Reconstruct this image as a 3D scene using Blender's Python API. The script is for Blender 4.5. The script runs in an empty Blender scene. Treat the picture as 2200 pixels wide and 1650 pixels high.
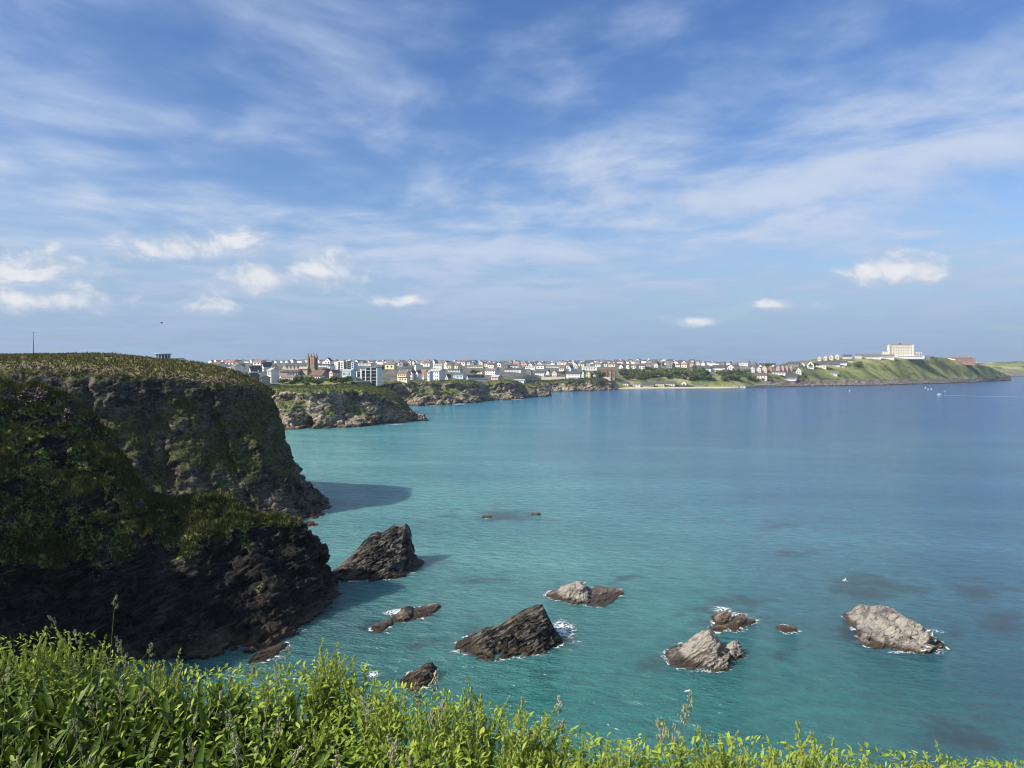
import bpy, math, random
import numpy as np
from mathutils import Vector, Matrix

random.seed(11)
rng = np.random.default_rng(11)
SC = bpy.context.scene
COL = SC.collection
R = math.radians

# ------------------------------------------------------------------ camera
EYE = 35.0                                  # metres above the sea
FOC, CX, CY, HOR = 1652.0, 1100.0, 825.0, 790.0   # phone lens, in photograph pixels
PITCH = math.atan((CY - HOR) / FOC)
cam_d = bpy.data.cameras.new('camera')
cam = bpy.data.objects.new('camera', cam_d)
COL.objects.link(cam)
cam.location = (0, 0, EYE)
cam.rotation_euler = (math.pi / 2 - PITCH, 0, 0)
cam_d.sensor_fit = 'HORIZONTAL'
cam_d.angle = 2 * math.atan(CX / FOC)
cam_d.clip_start = 0.05
cam_d.clip_end = 40000
SC.camera = cam

# ------------------------------------------------------------------ sun, sky, exposure
SUN_EL, SUN_AZ = 37.0, -117.0               # azimuth clockwise from the view direction (+Y)
S_DIR = Vector((math.sin(R(SUN_AZ)) * math.cos(R(SUN_EL)), math.cos(R(SUN_AZ)) * math.cos(R(SUN_EL)), math.sin(R(SUN_EL))))
sun_d = bpy.data.lights.new('sun', 'SUN')
sun_d.energy = 4.4
sun_d.angle = R(0.53)
sun_d.color = (1.0, 0.93, 0.82)
sun = bpy.data.objects.new('sun', sun_d)
COL.objects.link(sun)
sun.rotation_euler = S_DIR.to_track_quat('Z', 'Y').to_euler()
sun.location = (-200, -60, 300)

SC.view_settings.view_transform = 'Standard'
SC.view_settings.look = 'None'
SC.view_settings.exposure = 0.57
SC.view_settings.gamma = 1.0
SC.view_settings.use_curve_mapping = False
SC.cycles.use_denoising = True
SC.cycles.filter_width = 1.0
SC.cycles.use_adaptive_sampling = True
SC.cycles.adaptive_threshold = 0.015
SC.cycles.max_bounces = 4
SC.cycles.diffuse_bounces = 2
SC.cycles.glossy_bounces = 2
SC.cycles.transmission_bounces = 2
SC.cycles.transparent_max_bounces = 8
SC.cycles.caustics_reflective = False
SC.cycles.caustics_refractive = False
SC.cycles.sample_clamp_indirect = 4.0


class NT:
    """tiny node-tree writer"""
    def __init__(self, tree):
        self.t = tree
        self.n = tree.nodes
        self.l = tree.links

    def node(self, typ, **kw):
        nd = self.n.new(typ)
        for k, v in kw.items():
            setattr(nd, k, v)
        return nd

    def put(self, sock, v):
        if isinstance(v, bpy.types.NodeSocket):
            self.l.new(v, sock)
        elif v is not None:
            if hasattr(sock.default_value, '__len__') and not hasattr(v, '__len__'):
                v = [v] * len(sock.default_value)
            if hasattr(sock.default_value, '__len__') and len(sock.default_value) == 4 and len(v) == 3:
                v = tuple(v) + (1.0,)
            sock.default_value = v

    def math(self, op, a, b=None, c=None, clamp=False):
        nd = self.node('ShaderNodeMath', operation=op, use_clamp=clamp)
        self.put(nd.inputs[0], a)
        if b is not None:
            self.put(nd.inputs[1], b)
        if c is not None:
            self.put(nd.inputs[2], c)
        return nd.outputs[0]

    def vmath(self, op, a, b=None, scale=None):
        nd = self.node('ShaderNodeVectorMath', operation=op)
        self.put(nd.inputs[0], a)
        if b is not None:
            self.put(nd.inputs[1], b)
        if scale is not None:
            self.put(nd.inputs['Scale'], scale)
        return nd.outputs['Value'] if op in ('DOT_PRODUCT', 'LENGTH', 'DISTANCE') else nd.outputs[0]

    def comb(self, x, y, z):
        nd = self.node('ShaderNodeCombineXYZ')
        for s, v in zip(nd.inputs, (x, y, z)):
            self.put(s, v)
        return nd.outputs[0]

    def sep(self, v):
        nd = self.node('ShaderNodeSeparateXYZ')
        self.put(nd.inputs[0], v)
        return nd.outputs

    def noise(self, vec, scale=1.0, detail=4.0, rough=0.55, dist=0.0, lac=2.0, typ='FBM'):
        nd = self.node('ShaderNodeTexNoise')
        nd.noise_dimensions = '3D'
        try:
            nd.noise_type = typ
        except Exception:
            pass
        self.put(nd.inputs['Vector'], vec)
        self.put(nd.inputs['Scale'], scale)
        self.put(nd.inputs['Detail'], detail)
        self.put(nd.inputs['Roughness'], rough)
        self.put(nd.inputs['Distortion'], dist)
        self.put(nd.inputs['Lacunarity'], lac)
        return nd.outputs[0]

    def vor(self, vec, scale=1.0, feature='F1', out=0, rnd=1.0):
        nd = self.node('ShaderNodeTexVoronoi', feature=feature)
        self.put(nd.inputs['Vector'], vec)
        self.put(nd.inputs['Scale'], scale)
        self.put(nd.inputs['Randomness'], rnd)
        return nd.outputs[out]

    def step(self, v, a, b, lo=0.0, hi=1.0):
        nd = self.node('ShaderNodeMapRange', interpolation_type='SMOOTHSTEP')
        self.put(nd.inputs['Value'], v)
        self.put(nd.inputs['From Min'], a)
        self.put(nd.inputs['From Max'], b)
        self.put(nd.inputs['To Min'], lo)
        self.put(nd.inputs['To Max'], hi)
        return nd.outputs[0]

    def mix(self, f, a, b, mode='MIX'):
        nd = self.node('ShaderNodeMix', data_type='RGBA', blend_type=mode)
        self.put(nd.inputs[0], f)
        self.put(nd.inputs[6], a)
        self.put(nd.inputs[7], b)
        return nd.outputs[2]

    def ramp(self, f, stops):
        nd = self.node('ShaderNodeValToRGB')
        el = nd.color_ramp.elements
        while len(el) < len(stops):
            el.new(0.5)
        for e, (p, c) in zip(el, stops):
            e.position = p
            e.color = tuple(c) + (1.0,) if len(c) == 3 else c
        self.put(nd.inputs[0], f)
        return nd.outputs[0]

    def bump(self, h, strength=0.5, dist=0.1, normal=None):
        nd = self.node('ShaderNodeBump')
        self.put(nd.inputs['Height'], h)
        self.put(nd.inputs['Strength'], strength)
        self.put(nd.inputs['Distance'], dist)
        if normal is not None:
            self.put(nd.inputs['Normal'], normal)
        return nd.outputs[0]

    def attr(self, name, out='Fac'):
        nd = self.node('ShaderNodeAttribute', attribute_name=name)
        return nd.outputs[out]


# ------------------------------------------------------------------ world: Nishita sky with a cloud layer
W = bpy.data.worlds.new('World')
SC.world = W
W.use_nodes = True
w = NT(W.node_tree)
w.n.clear()
SKY_STRENGTH = 0.13
sky = w.node('ShaderNodeTexSky', sky_type='NISHITA')
sky.sun_disc = False
sky.sun_elevation = R(SUN_EL)
sky.sun_rotation = R(SUN_AZ)
sky.altitude = 0
sky.air_density = 1.0
sky.dust_density = 1.2
sky.ozone_density = 2.2
dirv = w.node('ShaderNodeTexCoord').outputs['Generated']
dx, dy, dz = w.sep(dirv)
zc = w.math('MAXIMUM', dz, 0.0)
inv = w.math('DIVIDE', 1.0, w.math('ADD', zc, 0.07))
cx = w.math('MULTIPLY', dx, inv)
cy = w.math('MULTIPLY', dy, inv)
# high thin sheet, streaked towards and away from the viewer
pl = w.comb(w.math('ADD', w.math('MULTIPLY', cx, 1.0), 2.7), w.math('MULTIPLY', cy, 0.9), 0.0)
n2 = w.noise(pl, 0.55, 2, 0.5)
n1 = w.noise(w.vmath('ADD', pl, w.vmath('SCALE', w.comb(n2, n2, 0.0), scale=0.9)), 2.1, 6, 0.55, 0.0)
elev = w.math('ARCSINE', w.math('MINIMUM', w.math('MAXIMUM', dz, -1.0), 1.0))
low = w.step(elev, R(4), R(23), 0.14, 0.0)                 # the sheet thickens towards the horizon
den = w.math('ADD', w.math('ADD', w.math('MULTIPLY', n1, 0.72), w.math('MULTIPLY', n2, 0.55)), w.math('SUBTRACT', low, 0.09))
cir = w.step(den, 0.44, 0.77, 0.0, 0.88)
# small cumulus heaps low over the land (true directions: tangent of bearing, tangent of height)
ysafe = w.math('MAXIMUM', dy, 0.02)
tu = w.math('DIVIDE', dx, ysafe)
tw = w.math('DIVIDE', dz, ysafe)
fwd = w.math('GREATER_THAN', dy, 0.05)
tuv = w.comb(tu, tw, 0.0)
cn = w.noise(w.vmath('MULTIPLY', tuv, (1.0, 1.5, 1.0)), 13.0, 5, 0.60, 0.3)
PUFFS = [(-0.63, 0.128, 0.105, 0.034), (-0.64, 0.088, 0.13, 0.016), (-0.252, 0.128, 0.058, 0.030), (-0.345, 0.118, 0.060, 0.022),
         (-0.43, 0.158, 0.11, 0.022), (-0.395, 0.078, 0.044, 0.011), (0.498, 0.127, 0.066, 0.022), (0.345, 0.081, 0.052, 0.008),
         (0.232, 0.060, 0.032, 0.008), (-0.13, 0.087, 0.040, 0.008)]
near = None
for (u0, w0, ra, rb) in PUFFS:
    nd = w.node('ShaderNodeVectorMath', operation='MULTIPLY_ADD')
    w.put(nd.inputs[0], tuv)
    nd.inputs[1].default_value = (1 / ra, 1 / rb, 0)
    nd.inputs[2].default_value = (-u0 / ra, -w0 / rb, 0)
    rr = w.vmath('LENGTH', nd.outputs[0])
    near = rr if near is None else w.math('MINIMUM', near, rr)
cm_ = w.math('SUBTRACT', w.math('MULTIPLY_ADD', w.math('SUBTRACT', cn, 0.5), 3.2, 1.25), near)
csh = w.noise(w.vmath('MULTIPLY', w.vmath('ADD', tuv, (-0.010, 0.014, 0.0)), (1.0, 1.5, 1.0)), 13.0, 3, 0.60, 0.3)
cum = w.math('MULTIPLY', w.step(cm_, -0.10, 0.90, 0.0, 0.90), fwd)
lit = w.step(w.math('ADD', cm_, w.math('MULTIPLY', w.math('SUBTRACT', cn, csh), 3.5)), 0.15, 1.7)
cumcol = w.mix(lit, (2.6, 3.1, 3.9), (4.5, 4.5, 4.6))
skc = w.node('ShaderNodeHueSaturation')
w.put(skc.inputs['Hue'], 0.512)
w.put(skc.inputs['Saturation'], 1.26)
w.put(skc.inputs['Value'], 0.78)
w.put(skc.inputs['Color'], sky.outputs[0])
circol = w.mix(w.step(den, 0.5, 0.85), (2.1, 2.8, 4.1), (3.2, 3.6, 4.4))
c1 = w.mix(cir, skc.outputs[0], circol)
hz = w.step(elev, R(0), R(11), 0.80, 0.0)
c1 = w.mix(hz, c1, (1.38, 2.15, 3.4))
c2 = w.mix(cum, c1, cumcol)
bg = w.node('ShaderNodeBackground')
w.put(bg.inputs['Color'], c2)
w.put(bg.inputs['Strength'], SKY_STRENGTH)
wo = w.node('ShaderNodeOutputWorld')
w.l.new(bg.outputs[0], wo.inputs[0])
W.cycles.sampling_method = 'MANUAL'
W.cycles.sample_map_resolution = 512


# ------------------------------------------------------------------ geometry helpers
def at(px, py, Y):
    """the point of the place that stands Y metres ahead on the line of sight through photograph pixel (px, py)"""
    x = (px - CX) / FOC
    u = -(py - CY) / FOC
    d = Vector((x, math.cos(PITCH) + u * math.sin(PITCH), -math.sin(PITCH) + u * math.cos(PITCH)))
    return Vector((0, 0, EYE)) + d * (Y / d.y)


def sea_at(px, py):
    x = (px - CX) / FOC
    u = -(py - CY) / FOC
    d = Vector((x, math.cos(PITCH) + u * math.sin(PITCH), -math.sin(PITCH) + u * math.cos(PITCH)))
    return d * (EYE / -d.z) + Vector((0, 0, EYE))


def base_at(px, Y, z=0.0):
    x = (px - CX) / FOC
    return Vector((x * Y / math.cos(PITCH), Y, z))


_gt = rng.normal(size=(256, 3))
_gt /= np.linalg.norm(_gt, axis=1)[:, None]
_gt = _gt.astype(np.float32)


def _hash(ix, iy, iz, seed=0):
    h = (ix * 73856093) ^ (iy * 19349663) ^ (iz * 83492791) ^ (seed * 2654435761 & 0x7fffffff)
    h = (h ^ (h >> 13)) * 1274126177
    return (h ^ (h >> 16)) & 0x7fffffff


def perlin(p, seed=0):
    p = np.asarray(p, dtype=np.float64)
    i = np.floor(p).astype(np.int64)
    f = (p - i).astype(np.float32)
    u = f * f * f * (f * (f * 6 - 15) + 10)
    out = np.zeros(len(p), np.float32)
    for a in (0, 1):
        wx = u[:, 0] if a else 1 - u[:, 0]
        for b in (0, 1):
            wy = u[:, 1] if b else 1 - u[:, 1]
            for c in (0, 1):
                wz = u[:, 2] if c else 1 - u[:, 2]
                g = _gt[_hash(i[:, 0] + a, i[:, 1] + b, i[:, 2] + c, seed) & 255]
                out += wx * wy * wz * ((f[:, 0] - a) * g[:, 0] + (f[:, 1] - b) * g[:, 1] + (f[:, 2] - c) * g[:, 2])
    return out


def fbm(p, octv=4, seed=0, gain=0.5):
    p = np.asarray(p, dtype=np.float64)
    s, a, t = 0.0, 1.0, 0.0
    for k in range(octv):
        s = s + a * perlin(p * 2.0 ** k, seed + k * 17)
        t += a
        a *= gain
    return s / t * 1.7


def ridged(p, octv=3, seed=0):
    p = np.asarray(p, dtype=np.float64)
    s, a, t = 0.0, 1.0, 0.0
    for k in range(octv):
        s = s + a * (1 - np.abs(perlin(p * 2.0 ** k, seed + k * 31)) * 2.4)
        t += a
        a *= 0.5
    return s / t


def cell(d, seed=0):
    """one random number -1..1 for every block of bedding (columns of d are floored)"""
    i = np.floor(d).astype(np.int64)
    return (_hash(i[:, 0], i[:, 1], i[:, 2], seed) % 2001) / 1000.0 - 1.0


def catmull(C, n, axis):
    """resample control points along an axis with a Catmull-Rom curve"""
    C = np.moveaxis(np.asarray(C, float), axis, 0)
    m = len(C)
    t = np.linspace(0, m - 1, n)
    i = np.clip(t.astype(int), 0, m - 2)
    f = (t - i).reshape((-1,) + (1,) * (C.ndim - 1))
    p0, p1, p2, p3 = C[np.clip(i - 1, 0, m - 1)], C[i], C[i + 1], C[np.clip(i + 2, 0, m - 1)]
    r = 0.5 * (2 * p1 + (p2 - p0) * f + (2 * p0 - 5 * p1 + 4 * p2 - p3) * f ** 2 + (3 * p1 - p0 - 3 * p2 + p3) * f ** 3)
    return np.moveaxis(r, 0, axis)


def grid_normals(P):
    du = np.gradient(P, axis=0)
    dv = np.gradient(P, axis=1)
    n = np.cross(du, dv)
    n /= np.linalg.norm(n, axis=2)[:, :, None] + 1e-9
    return n


def new_mesh(name, V, F, mats=(), smooth=True, attrs=None, fmat=None):
    """V (n,3); F (m,k) with equal k, as one mesh datablock"""
    V = np.ascontiguousarray(V, dtype=np.float32)
    F = np.ascontiguousarray(F, dtype=np.int32)
    me = bpy.data.meshes.new(name)
    k = F.shape[1]
    me.vertices.add(len(V))
    me.vertices.foreach_set('co', V.ravel())
    me.loops.add(F.size)
    me.loops.foreach_set('vertex_index', F.ravel())
    me.polygons.add(len(F))
    me.polygons.foreach_set('loop_start', np.arange(0, F.size, k, dtype=np.int32))
    me.polygons.foreach_set('loop_total', np.full(len(F), k, dtype=np.int32))
    if fmat is not None:
        me.polygons.foreach_set('material_index', np.ascontiguousarray(fmat, dtype=np.int32))
    me.polygons.foreach_set('use_smooth', np.full(len(F), smooth, dtype=bool))
    for m in mats:
        me.materials.append(m)
    for an, av in (attrs or {}).items():
        av = np.asarray(av, dtype=np.float32)
        if av.ndim == 1:
            me.attributes.new(an, 'FLOAT', 'POINT').data.foreach_set('value', av)
        else:
            if av.shape[1] == 3:
                av = np.hstack([av, np.ones((len(av), 1), np.float32)])
            me.attributes.new(an, 'FLOAT_COLOR', 'POINT').data.foreach_set('color', av.ravel())
    me.update(calc_edges=True)
    me.validate()
    return me


def grid_faces(nu, nv, closed_u=False):
    a = np.arange(nu * nv).reshape(nu, nv)
    if closed_u:
        a = np.vstack([a, a[:1]])
    return np.stack([a[:-1, :-1], a[1:, :-1], a[1:, 1:], a[:-1, 1:]], -1).reshape(-1, 4)


def link(name, data, parent=None, loc=None):
    o = bpy.data.objects.new(name, data)
    COL.objects.link(o)
    if parent is not None:
        o.parent = parent
    if loc is not None:
        o.location = loc
    return o


def tag(o, label=None, cat=None, group=None, kind=None):
    for k, v in (('label', label), ('category', cat), ('group', group), ('kind', kind)):
        if v:
            o[k] = v
    return o


def empty(name, loc=(0, 0, 0), rz=0.0):
    o = bpy.data.objects.new(name, None)
    o.empty_display_size = 0.2
    COL.objects.link(o)
    o.location = loc
    o.rotation_euler = (0, 0, rz)
    return o


class MB:
    """collects boxes, prisms and tubes into one mesh"""
    def __init__(self):
        self.v, self.f, self.m = [], [], []

    def add(self, V, F, mi=0):
        b = len(self.v)
        self.v += [tuple(p) for p in V]
        self.f += [tuple(b + i for i in q) for q in F]
        self.m += [mi] * len(F)

    def box(self, x0, x1, y0, y1, z0, z1, mi=0):
        V = [(x, y, z) for z in (z0, z1) for y in (y0, y1) for x in (x0, x1)]
        self.add(V, [(0, 2, 3, 1), (4, 5, 7, 6), (0, 1, 5, 4), (2, 6, 7, 3), (0, 4, 6, 2), (1, 3, 7, 5)], mi)

    def ring(self, prof, n=16, mi=0, c=(0, 0)):
        """surface of revolution from (radius, z) rows"""
        V = [(c[0] + r * math.cos(2 * math.pi * k / n), c[1] + r * math.sin(2 * math.pi * k / n), z) for r, z in prof for k in range(n)]
        F = [(j * n + k, j * n + (k + 1) % n, (j + 1) * n + (k + 1) % n, (j + 1) * n + k) for j in range(len(prof) - 1) for k in range(n)]
        F += [tuple(range(n - 1, -1, -1)), tuple((len(prof) - 1) * n + k for k in range(n))]
        self.add(V, F, mi)

    def tube(self, pts, rad, n=6, mi=0):
        pts = [Vector(p) for p in pts]
        rad = rad if hasattr(rad, '__len__') else [rad] * len(pts)
        V = []
        for i, p in enumerate(pts):
            t = (pts[min(i + 1, len(pts) - 1)] - pts[max(i - 1, 0)]).normalized()
            a = t.cross(Vector((0, 0, 1)) if abs(t.z) < 0.9 else Vector((1, 0, 0))).normalized()
            b = t.cross(a)
            V += [p + (a * math.cos(2 * math.pi * k / n) + b * math.sin(2 * math.pi * k / n)) * rad[i] for k in range(n)]
        F = [(j * n + k, j * n + (k + 1) % n, (j + 1) * n + (k + 1) % n, (j + 1) * n + k) for j in range(len(pts) - 1) for k in range(n)]
        F += [tuple(range(n - 1, -1, -1)), tuple((len(pts) - 1) * n + k for k in range(n))]
        self.add(V, F, mi)

    def mesh(self, name, mats, smooth=False):
        me = bpy.data.meshes.new(name)
        me.from_pydata(self.v, [], self.f)
        for m in (mats if isinstance(mats, (list, tuple)) else [mats]):
            me.materials.append(m)
        me.polygons.foreach_set('material_index', self.m)
        me.polygons.foreach_set('use_smooth', [smooth] * len(self.f))
        me.update()
        return me

    def obj(self, name, mats, parent=None, loc=None, smooth=False):
        return link(name, self.mesh(name, mats, smooth), parent, loc)

# ------------------------------------------------------------------ materials
def new_mat(name):
    m = bpy.data.materials.new(name)
    m.use_nodes = True
    t = NT(m.node_tree)
    t.n.clear()
    out = t.node('ShaderNodeOutputMaterial')
    return m, t, out


def principled(t, out, base, rough=0.8, spec=0.3, normal=None, **kw):
    p = t.node('ShaderNodeBsdfPrincipled')
    t.put(p.inputs['Base Color'], base)
    t.put(p.inputs['Roughness'], rough)
    t.put(p.inputs['Specular IOR Level'], spec)
    if normal is not None:
        t.put(p.inputs['Normal'], normal)
    for k, v in kw.items():
        t.put(p.inputs[k], v)
    t.l.new(p.outputs[0], out.inputs[0])
    return p


STRATA = Vector((-0.50, 0.28, 0.82)).normalized()       # bedding dips to the left
S_T1 = STRATA.cross(Vector((0, 1, 0))).normalized()
S_T2 = STRATA.cross(S_T1).normalized()


def earth_mat(name, dark, mid, pale, ochre, greens, scale=1.0, tide=True, tide_h=1.5, bump=0.5, pale_bias=0.0, dry=None, cracks=False):
    """cliff rock in tilted beds, turf where the 'veg' attribute says, weed-brown tide band at the sea"""
    m, t, out = new_mat(name)
    pos = t.node('ShaderNodeNewGeometry').outputs['Position']
    d = t.vmath('DOT_PRODUCT', pos, tuple(STRATA))
    a = t.vmath('DOT_PRODUCT', pos, tuple(S_T1))
    b = t.vmath('DOT_PRODUCT', pos, tuple(S_T2))
    big = t.noise(pos, 0.18 * scale, 4, 0.58)
    dd = t.math('MULTIPLY_ADD', big, 2.6 / scale, d)
    bed = t.noise(t.comb(t.math('MULTIPLY', dd, 2.6), t.math('MULTIPLY', a, 0.35), t.math('MULTIPLY', b, 0.35)), scale, 4, 0.65)
    fine = t.noise(pos, 3.0 * scale, 4, 0.68)
    mid_n = t.noise(pos, 0.75 * scale, 4, 0.62)
    tone_ = t.math('ADD', bed, t.math('MULTIPLY', t.math('SUBTRACT', big, 0.5), 0.9))
    rock = t.mix(t.step(tone_, 0.36 - pale_bias, 0.70 - pale_bias), dark, mid)
    rock = t.mix(t.step(t.math('ADD', t.math('MULTIPLY', bed, 0.6), t.math('MULTIPLY', big, 0.6)), 0.58 - pale_bias, 0.82 - pale_bias, 0.0, 0.9), rock, pale)
    rock = t.mix(t.step(t.math('SUBTRACT', t.math('ADD', mid_n, 0.12), t.math('MULTIPLY', big, 0.25)), 0.52, 0.66, 0.0, 0.7), rock, ochre)
    rock = t.mix(0.6, rock, t.mix(1.0, rock, t.ramp(fine, [(0.28, (0.30, 0.30, 0.30)), (0.72, (1.6, 1.55, 1.5))]), 'MULTIPLY'))
    ck = None
    if cracks:
        ck = t.vor(t.comb(t.math('MULTIPLY', dd, 1.3), t.math('MULTIPLY', a, 0.20), t.math('MULTIPLY', b, 0.26)), scale * 0.85, 'DISTANCE_TO_EDGE')
        rock = t.mix(t.step(ck, 0.0, 0.05, 0.45, 0.0), rock, tuple(0.25 * c for c in dark))
        rock = t.mix(t.step(t.math('ADD', t.math('MULTIPLY', big, 0.7), t.math('MULTIPLY', mid_n, 0.3)), 0.52, 0.64, 0.0, 0.35), rock, tuple(0.8 * c for c in dark))
    # plants
    gsum = t.math('ADD', t.math('MULTIPLY', mid_n, 0.62), t.math('MULTIPLY', fine, 0.40))
    gr = t.ramp(gsum, [(0.36, greens[0]), (0.47, greens[1]), (0.57, greens[2]), (0.70, greens[3])])
    veg = t.attr('veg')
    if dry is not None:
        gr2 = t.ramp(gsum, [(0.36, dry[0]), (0.47, dry[1]), (0.57, dry[2]), (0.70, dry[3])])
        gr = t.mix(t.step(veg, 1.1, 1.7), gr, gr2)
    vm = t.step(t.math('ADD', veg, t.math('MULTIPLY', t.math('SUBTRACT', t.math('ADD', t.math('MULTIPLY', fine, 0.5), t.math('MULTIPLY', mid_n, 0.5)), 0.5), 1.9)), 0.38, 0.60)
    col = t.mix(vm, rock, gr)
    rough = 0.85
    if tide:
        z = t.sep(pos)[2]
        zz = t.math('MULTIPLY_ADD', t.math('SUBTRACT', mid_n, 0.5), 0.5 + 0.5 * tide_h, z)
        weed = t.mix(fine, (0.040, 0.029, 0.018), (0.165, 0.120, 0.075))
        tf = t.step(zz, tide_h * 0.4, tide_h * 1.15, 0.85, 0.0)
        col = t.mix(tf, col, weed)
        wet = t.step(z, 0.15, 0.55, 1.0, 0.0)
        col = t.mix(t.math('MULTIPLY', wet, 0.6), col, (0.022, 0.018, 0.012))
        rough = t.math('SUBTRACT', 0.85, t.math('MULTIPLY', wet, 0.4))
    h = t.math('ADD', t.math('MULTIPLY', bed, 0.7), t.math('MULTIPLY', fine, 0.45))
    if ck is not None:
        h = t.math('ADD', h, t.math('MULTIPLY', t.step(ck, 0.0, 0.07), 0.22))
    nrm = t.bump(h, bump, 0.55 / scale)
    principled(t, out, col, rough, 0.18, nrm)
    return m


GREEN_NEAR = [(0.010, 0.016, 0.005), (0.036, 0.056, 0.012), (0.085, 0.108, 0.022), (0.18, 0.165, 0.05)]
GREEN_TOP = [(0.085, 0.075, 0.030), (0.175, 0.150, 0.060), (0.27, 0.22, 0.10), (0.36, 0.29, 0.15)]
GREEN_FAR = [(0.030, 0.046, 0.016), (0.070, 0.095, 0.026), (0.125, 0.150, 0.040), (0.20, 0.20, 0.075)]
GREEN_FACE = [(0.014, 0.018, 0.007), (0.040, 0.048, 0.015), (0.078, 0.084, 0.026), (0.16, 0.145, 0.060)]
M_CLIFF = earth_mat('cliff_rock_and_turf', (0.018, 0.018, 0.018), (0.066, 0.060, 0.052), (0.22, 0.19, 0.145), (0.13, 0.105, 0.066), GREEN_FACE, 1.0, True, 1.9, 0.8, 0.02, GREEN_TOP)
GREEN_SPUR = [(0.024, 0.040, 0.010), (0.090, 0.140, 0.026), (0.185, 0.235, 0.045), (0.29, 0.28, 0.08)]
M_SPUR_SHADED = earth_mat('headland_shaded_slate_and_turf', (0.007, 0.007, 0.008), (0.024, 0.022, 0.021), (0.085, 0.075, 0.060), (0.050, 0.040, 0.028), GREEN_SPUR, 1.0, True, 1.7, 0.8, 0.0, GREEN_TOP)  # dark slate darkened further for the spur's shade, turf brightened for sunlit green
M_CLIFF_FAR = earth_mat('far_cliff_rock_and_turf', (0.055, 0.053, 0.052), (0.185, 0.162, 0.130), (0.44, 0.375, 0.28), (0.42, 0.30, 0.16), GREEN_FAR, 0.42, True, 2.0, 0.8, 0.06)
M_STACK_DARK = earth_mat('dark_slate', (0.010, 0.010, 0.011), (0.044, 0.041, 0.038), (0.27, 0.245, 0.20), (0.19, 0.155, 0.11), GREEN_NEAR, 1.5, True, 0.65, 1.0, 0.03, None, True)
M_STACK_PALE = earth_mat('pale_slate', (0.10, 0.094, 0.086), (0.26, 0.235, 0.195), (0.43, 0.40, 0.34), (0.29, 0.245, 0.18), GREEN_NEAR, 1.5, True, 0.42, 1.0, 0.14, None, True)
M_REEF = earth_mat('weedy_reef_rock', (0.075, 0.060, 0.044), (0.22, 0.175, 0.125), (0.36, 0.30, 0.22), (0.25, 0.185, 0.115), GREEN_NEAR, 2.2, True, 0.4, 1.0, 0.05, None, True)


def hill_mat():
    m, t, out = new_mat('hillside')
    pos = t.node('ShaderNodeNewGeometry').outputs['Position']
    g1 = t.noise(pos, 0.020, 5, 0.6, 0.3)
    g2 = t.noise(pos, 0.22, 5, 0.65)
    gr = t.ramp(t.math('ADD', t.math('MULTIPLY', g1, 0.68), t.math('MULTIPLY', g2, 0.34)), [(0.41, (0.060, 0.066, 0.044)), (0.47, (0.135, 0.165, 0.056)), (0.53, (0.24, 0.265, 0.078)), (0.61, (0.36, 0.32, 0.17))])
    d = t.vmath('DOT_PRODUCT', pos, tuple(STRATA))
    bed = t.noise(t.comb(t.math('MULTIPLY', d, 1.2), t.math('MULTIPLY', t.vmath('DOT_PRODUCT', pos, tuple(S_T1)), 0.16), t.math('MULTIPLY', t.vmath('DOT_PRODUCT', pos, tuple(S_T2)), 0.16)), 0.6, 6, 0.65)
    rk = t.ramp(bed, [(0.30, (0.035, 0.034, 0.034)), (0.46, (0.13, 0.115, 0.095)), (0.60, (0.32, 0.28, 0.22)), (0.75, (0.45, 0.40, 0.33))])
    veg = t.attr('veg')
    vm = t.step(t.math('ADD', veg, t.math('MULTIPLY', t.math('SUBTRACT', t.noise(pos, 0.16, 5, 0.65), 0.5), 1.4)), 0.36, 0.62)
    town = t.attr('town')
    gt = t.ramp(t.noise(pos, 0.11, 4, 0.6), [(0.35, (0.060, 0.075, 0.040)), (0.5, (0.13, 0.135, 0.10)), (0.62, (0.26, 0.25, 0.23))])
    col = t.mix(vm, rk, t.mix(town, gr, gt))
    z = t.sep(pos)[2]
    col = t.mix(t.step(t.math('ADD', z, t.math('MULTIPLY', bed, 1.6)), 1.6, 2.6, 0.9, 0.0), col, (0.035, 0.027, 0.020))
    h = t.math('ADD', t.math('MULTIPLY', bed, 1.0), t.math('MULTIPLY', g2, 0.6))
    principled(t, out, col, 0.9, 0.1, t.bump(h, 0.7, 2.0))
    return m


M_HILL = hill_mat()


def plain(name, col, rough=0.75, var=0.10, scale=0.6, spec=0.25, bump=0.0, metallic=0.0):
    m, t, out = new_mat(name)
    tc = t.node('ShaderNodeNewGeometry').outputs['Position']
    n = t.noise(tc, scale, 5, 0.6)
    lo = tuple(max(c * (1 - var * 1.6), 0) for c in col)
    hi = tuple(min(c * (1 + var), 0.9) for c in col)
    c = t.ramp(n, [(0.3, lo), (0.7, hi)])
    nrm = t.bump(t.noise(tc, scale * 6, 4, 0.6), bump, 0.1) if bump else None
    p = principled(t, out, c, rough, spec, nrm)
    p.inputs['Metallic'].default_value = metallic
    return m


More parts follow.
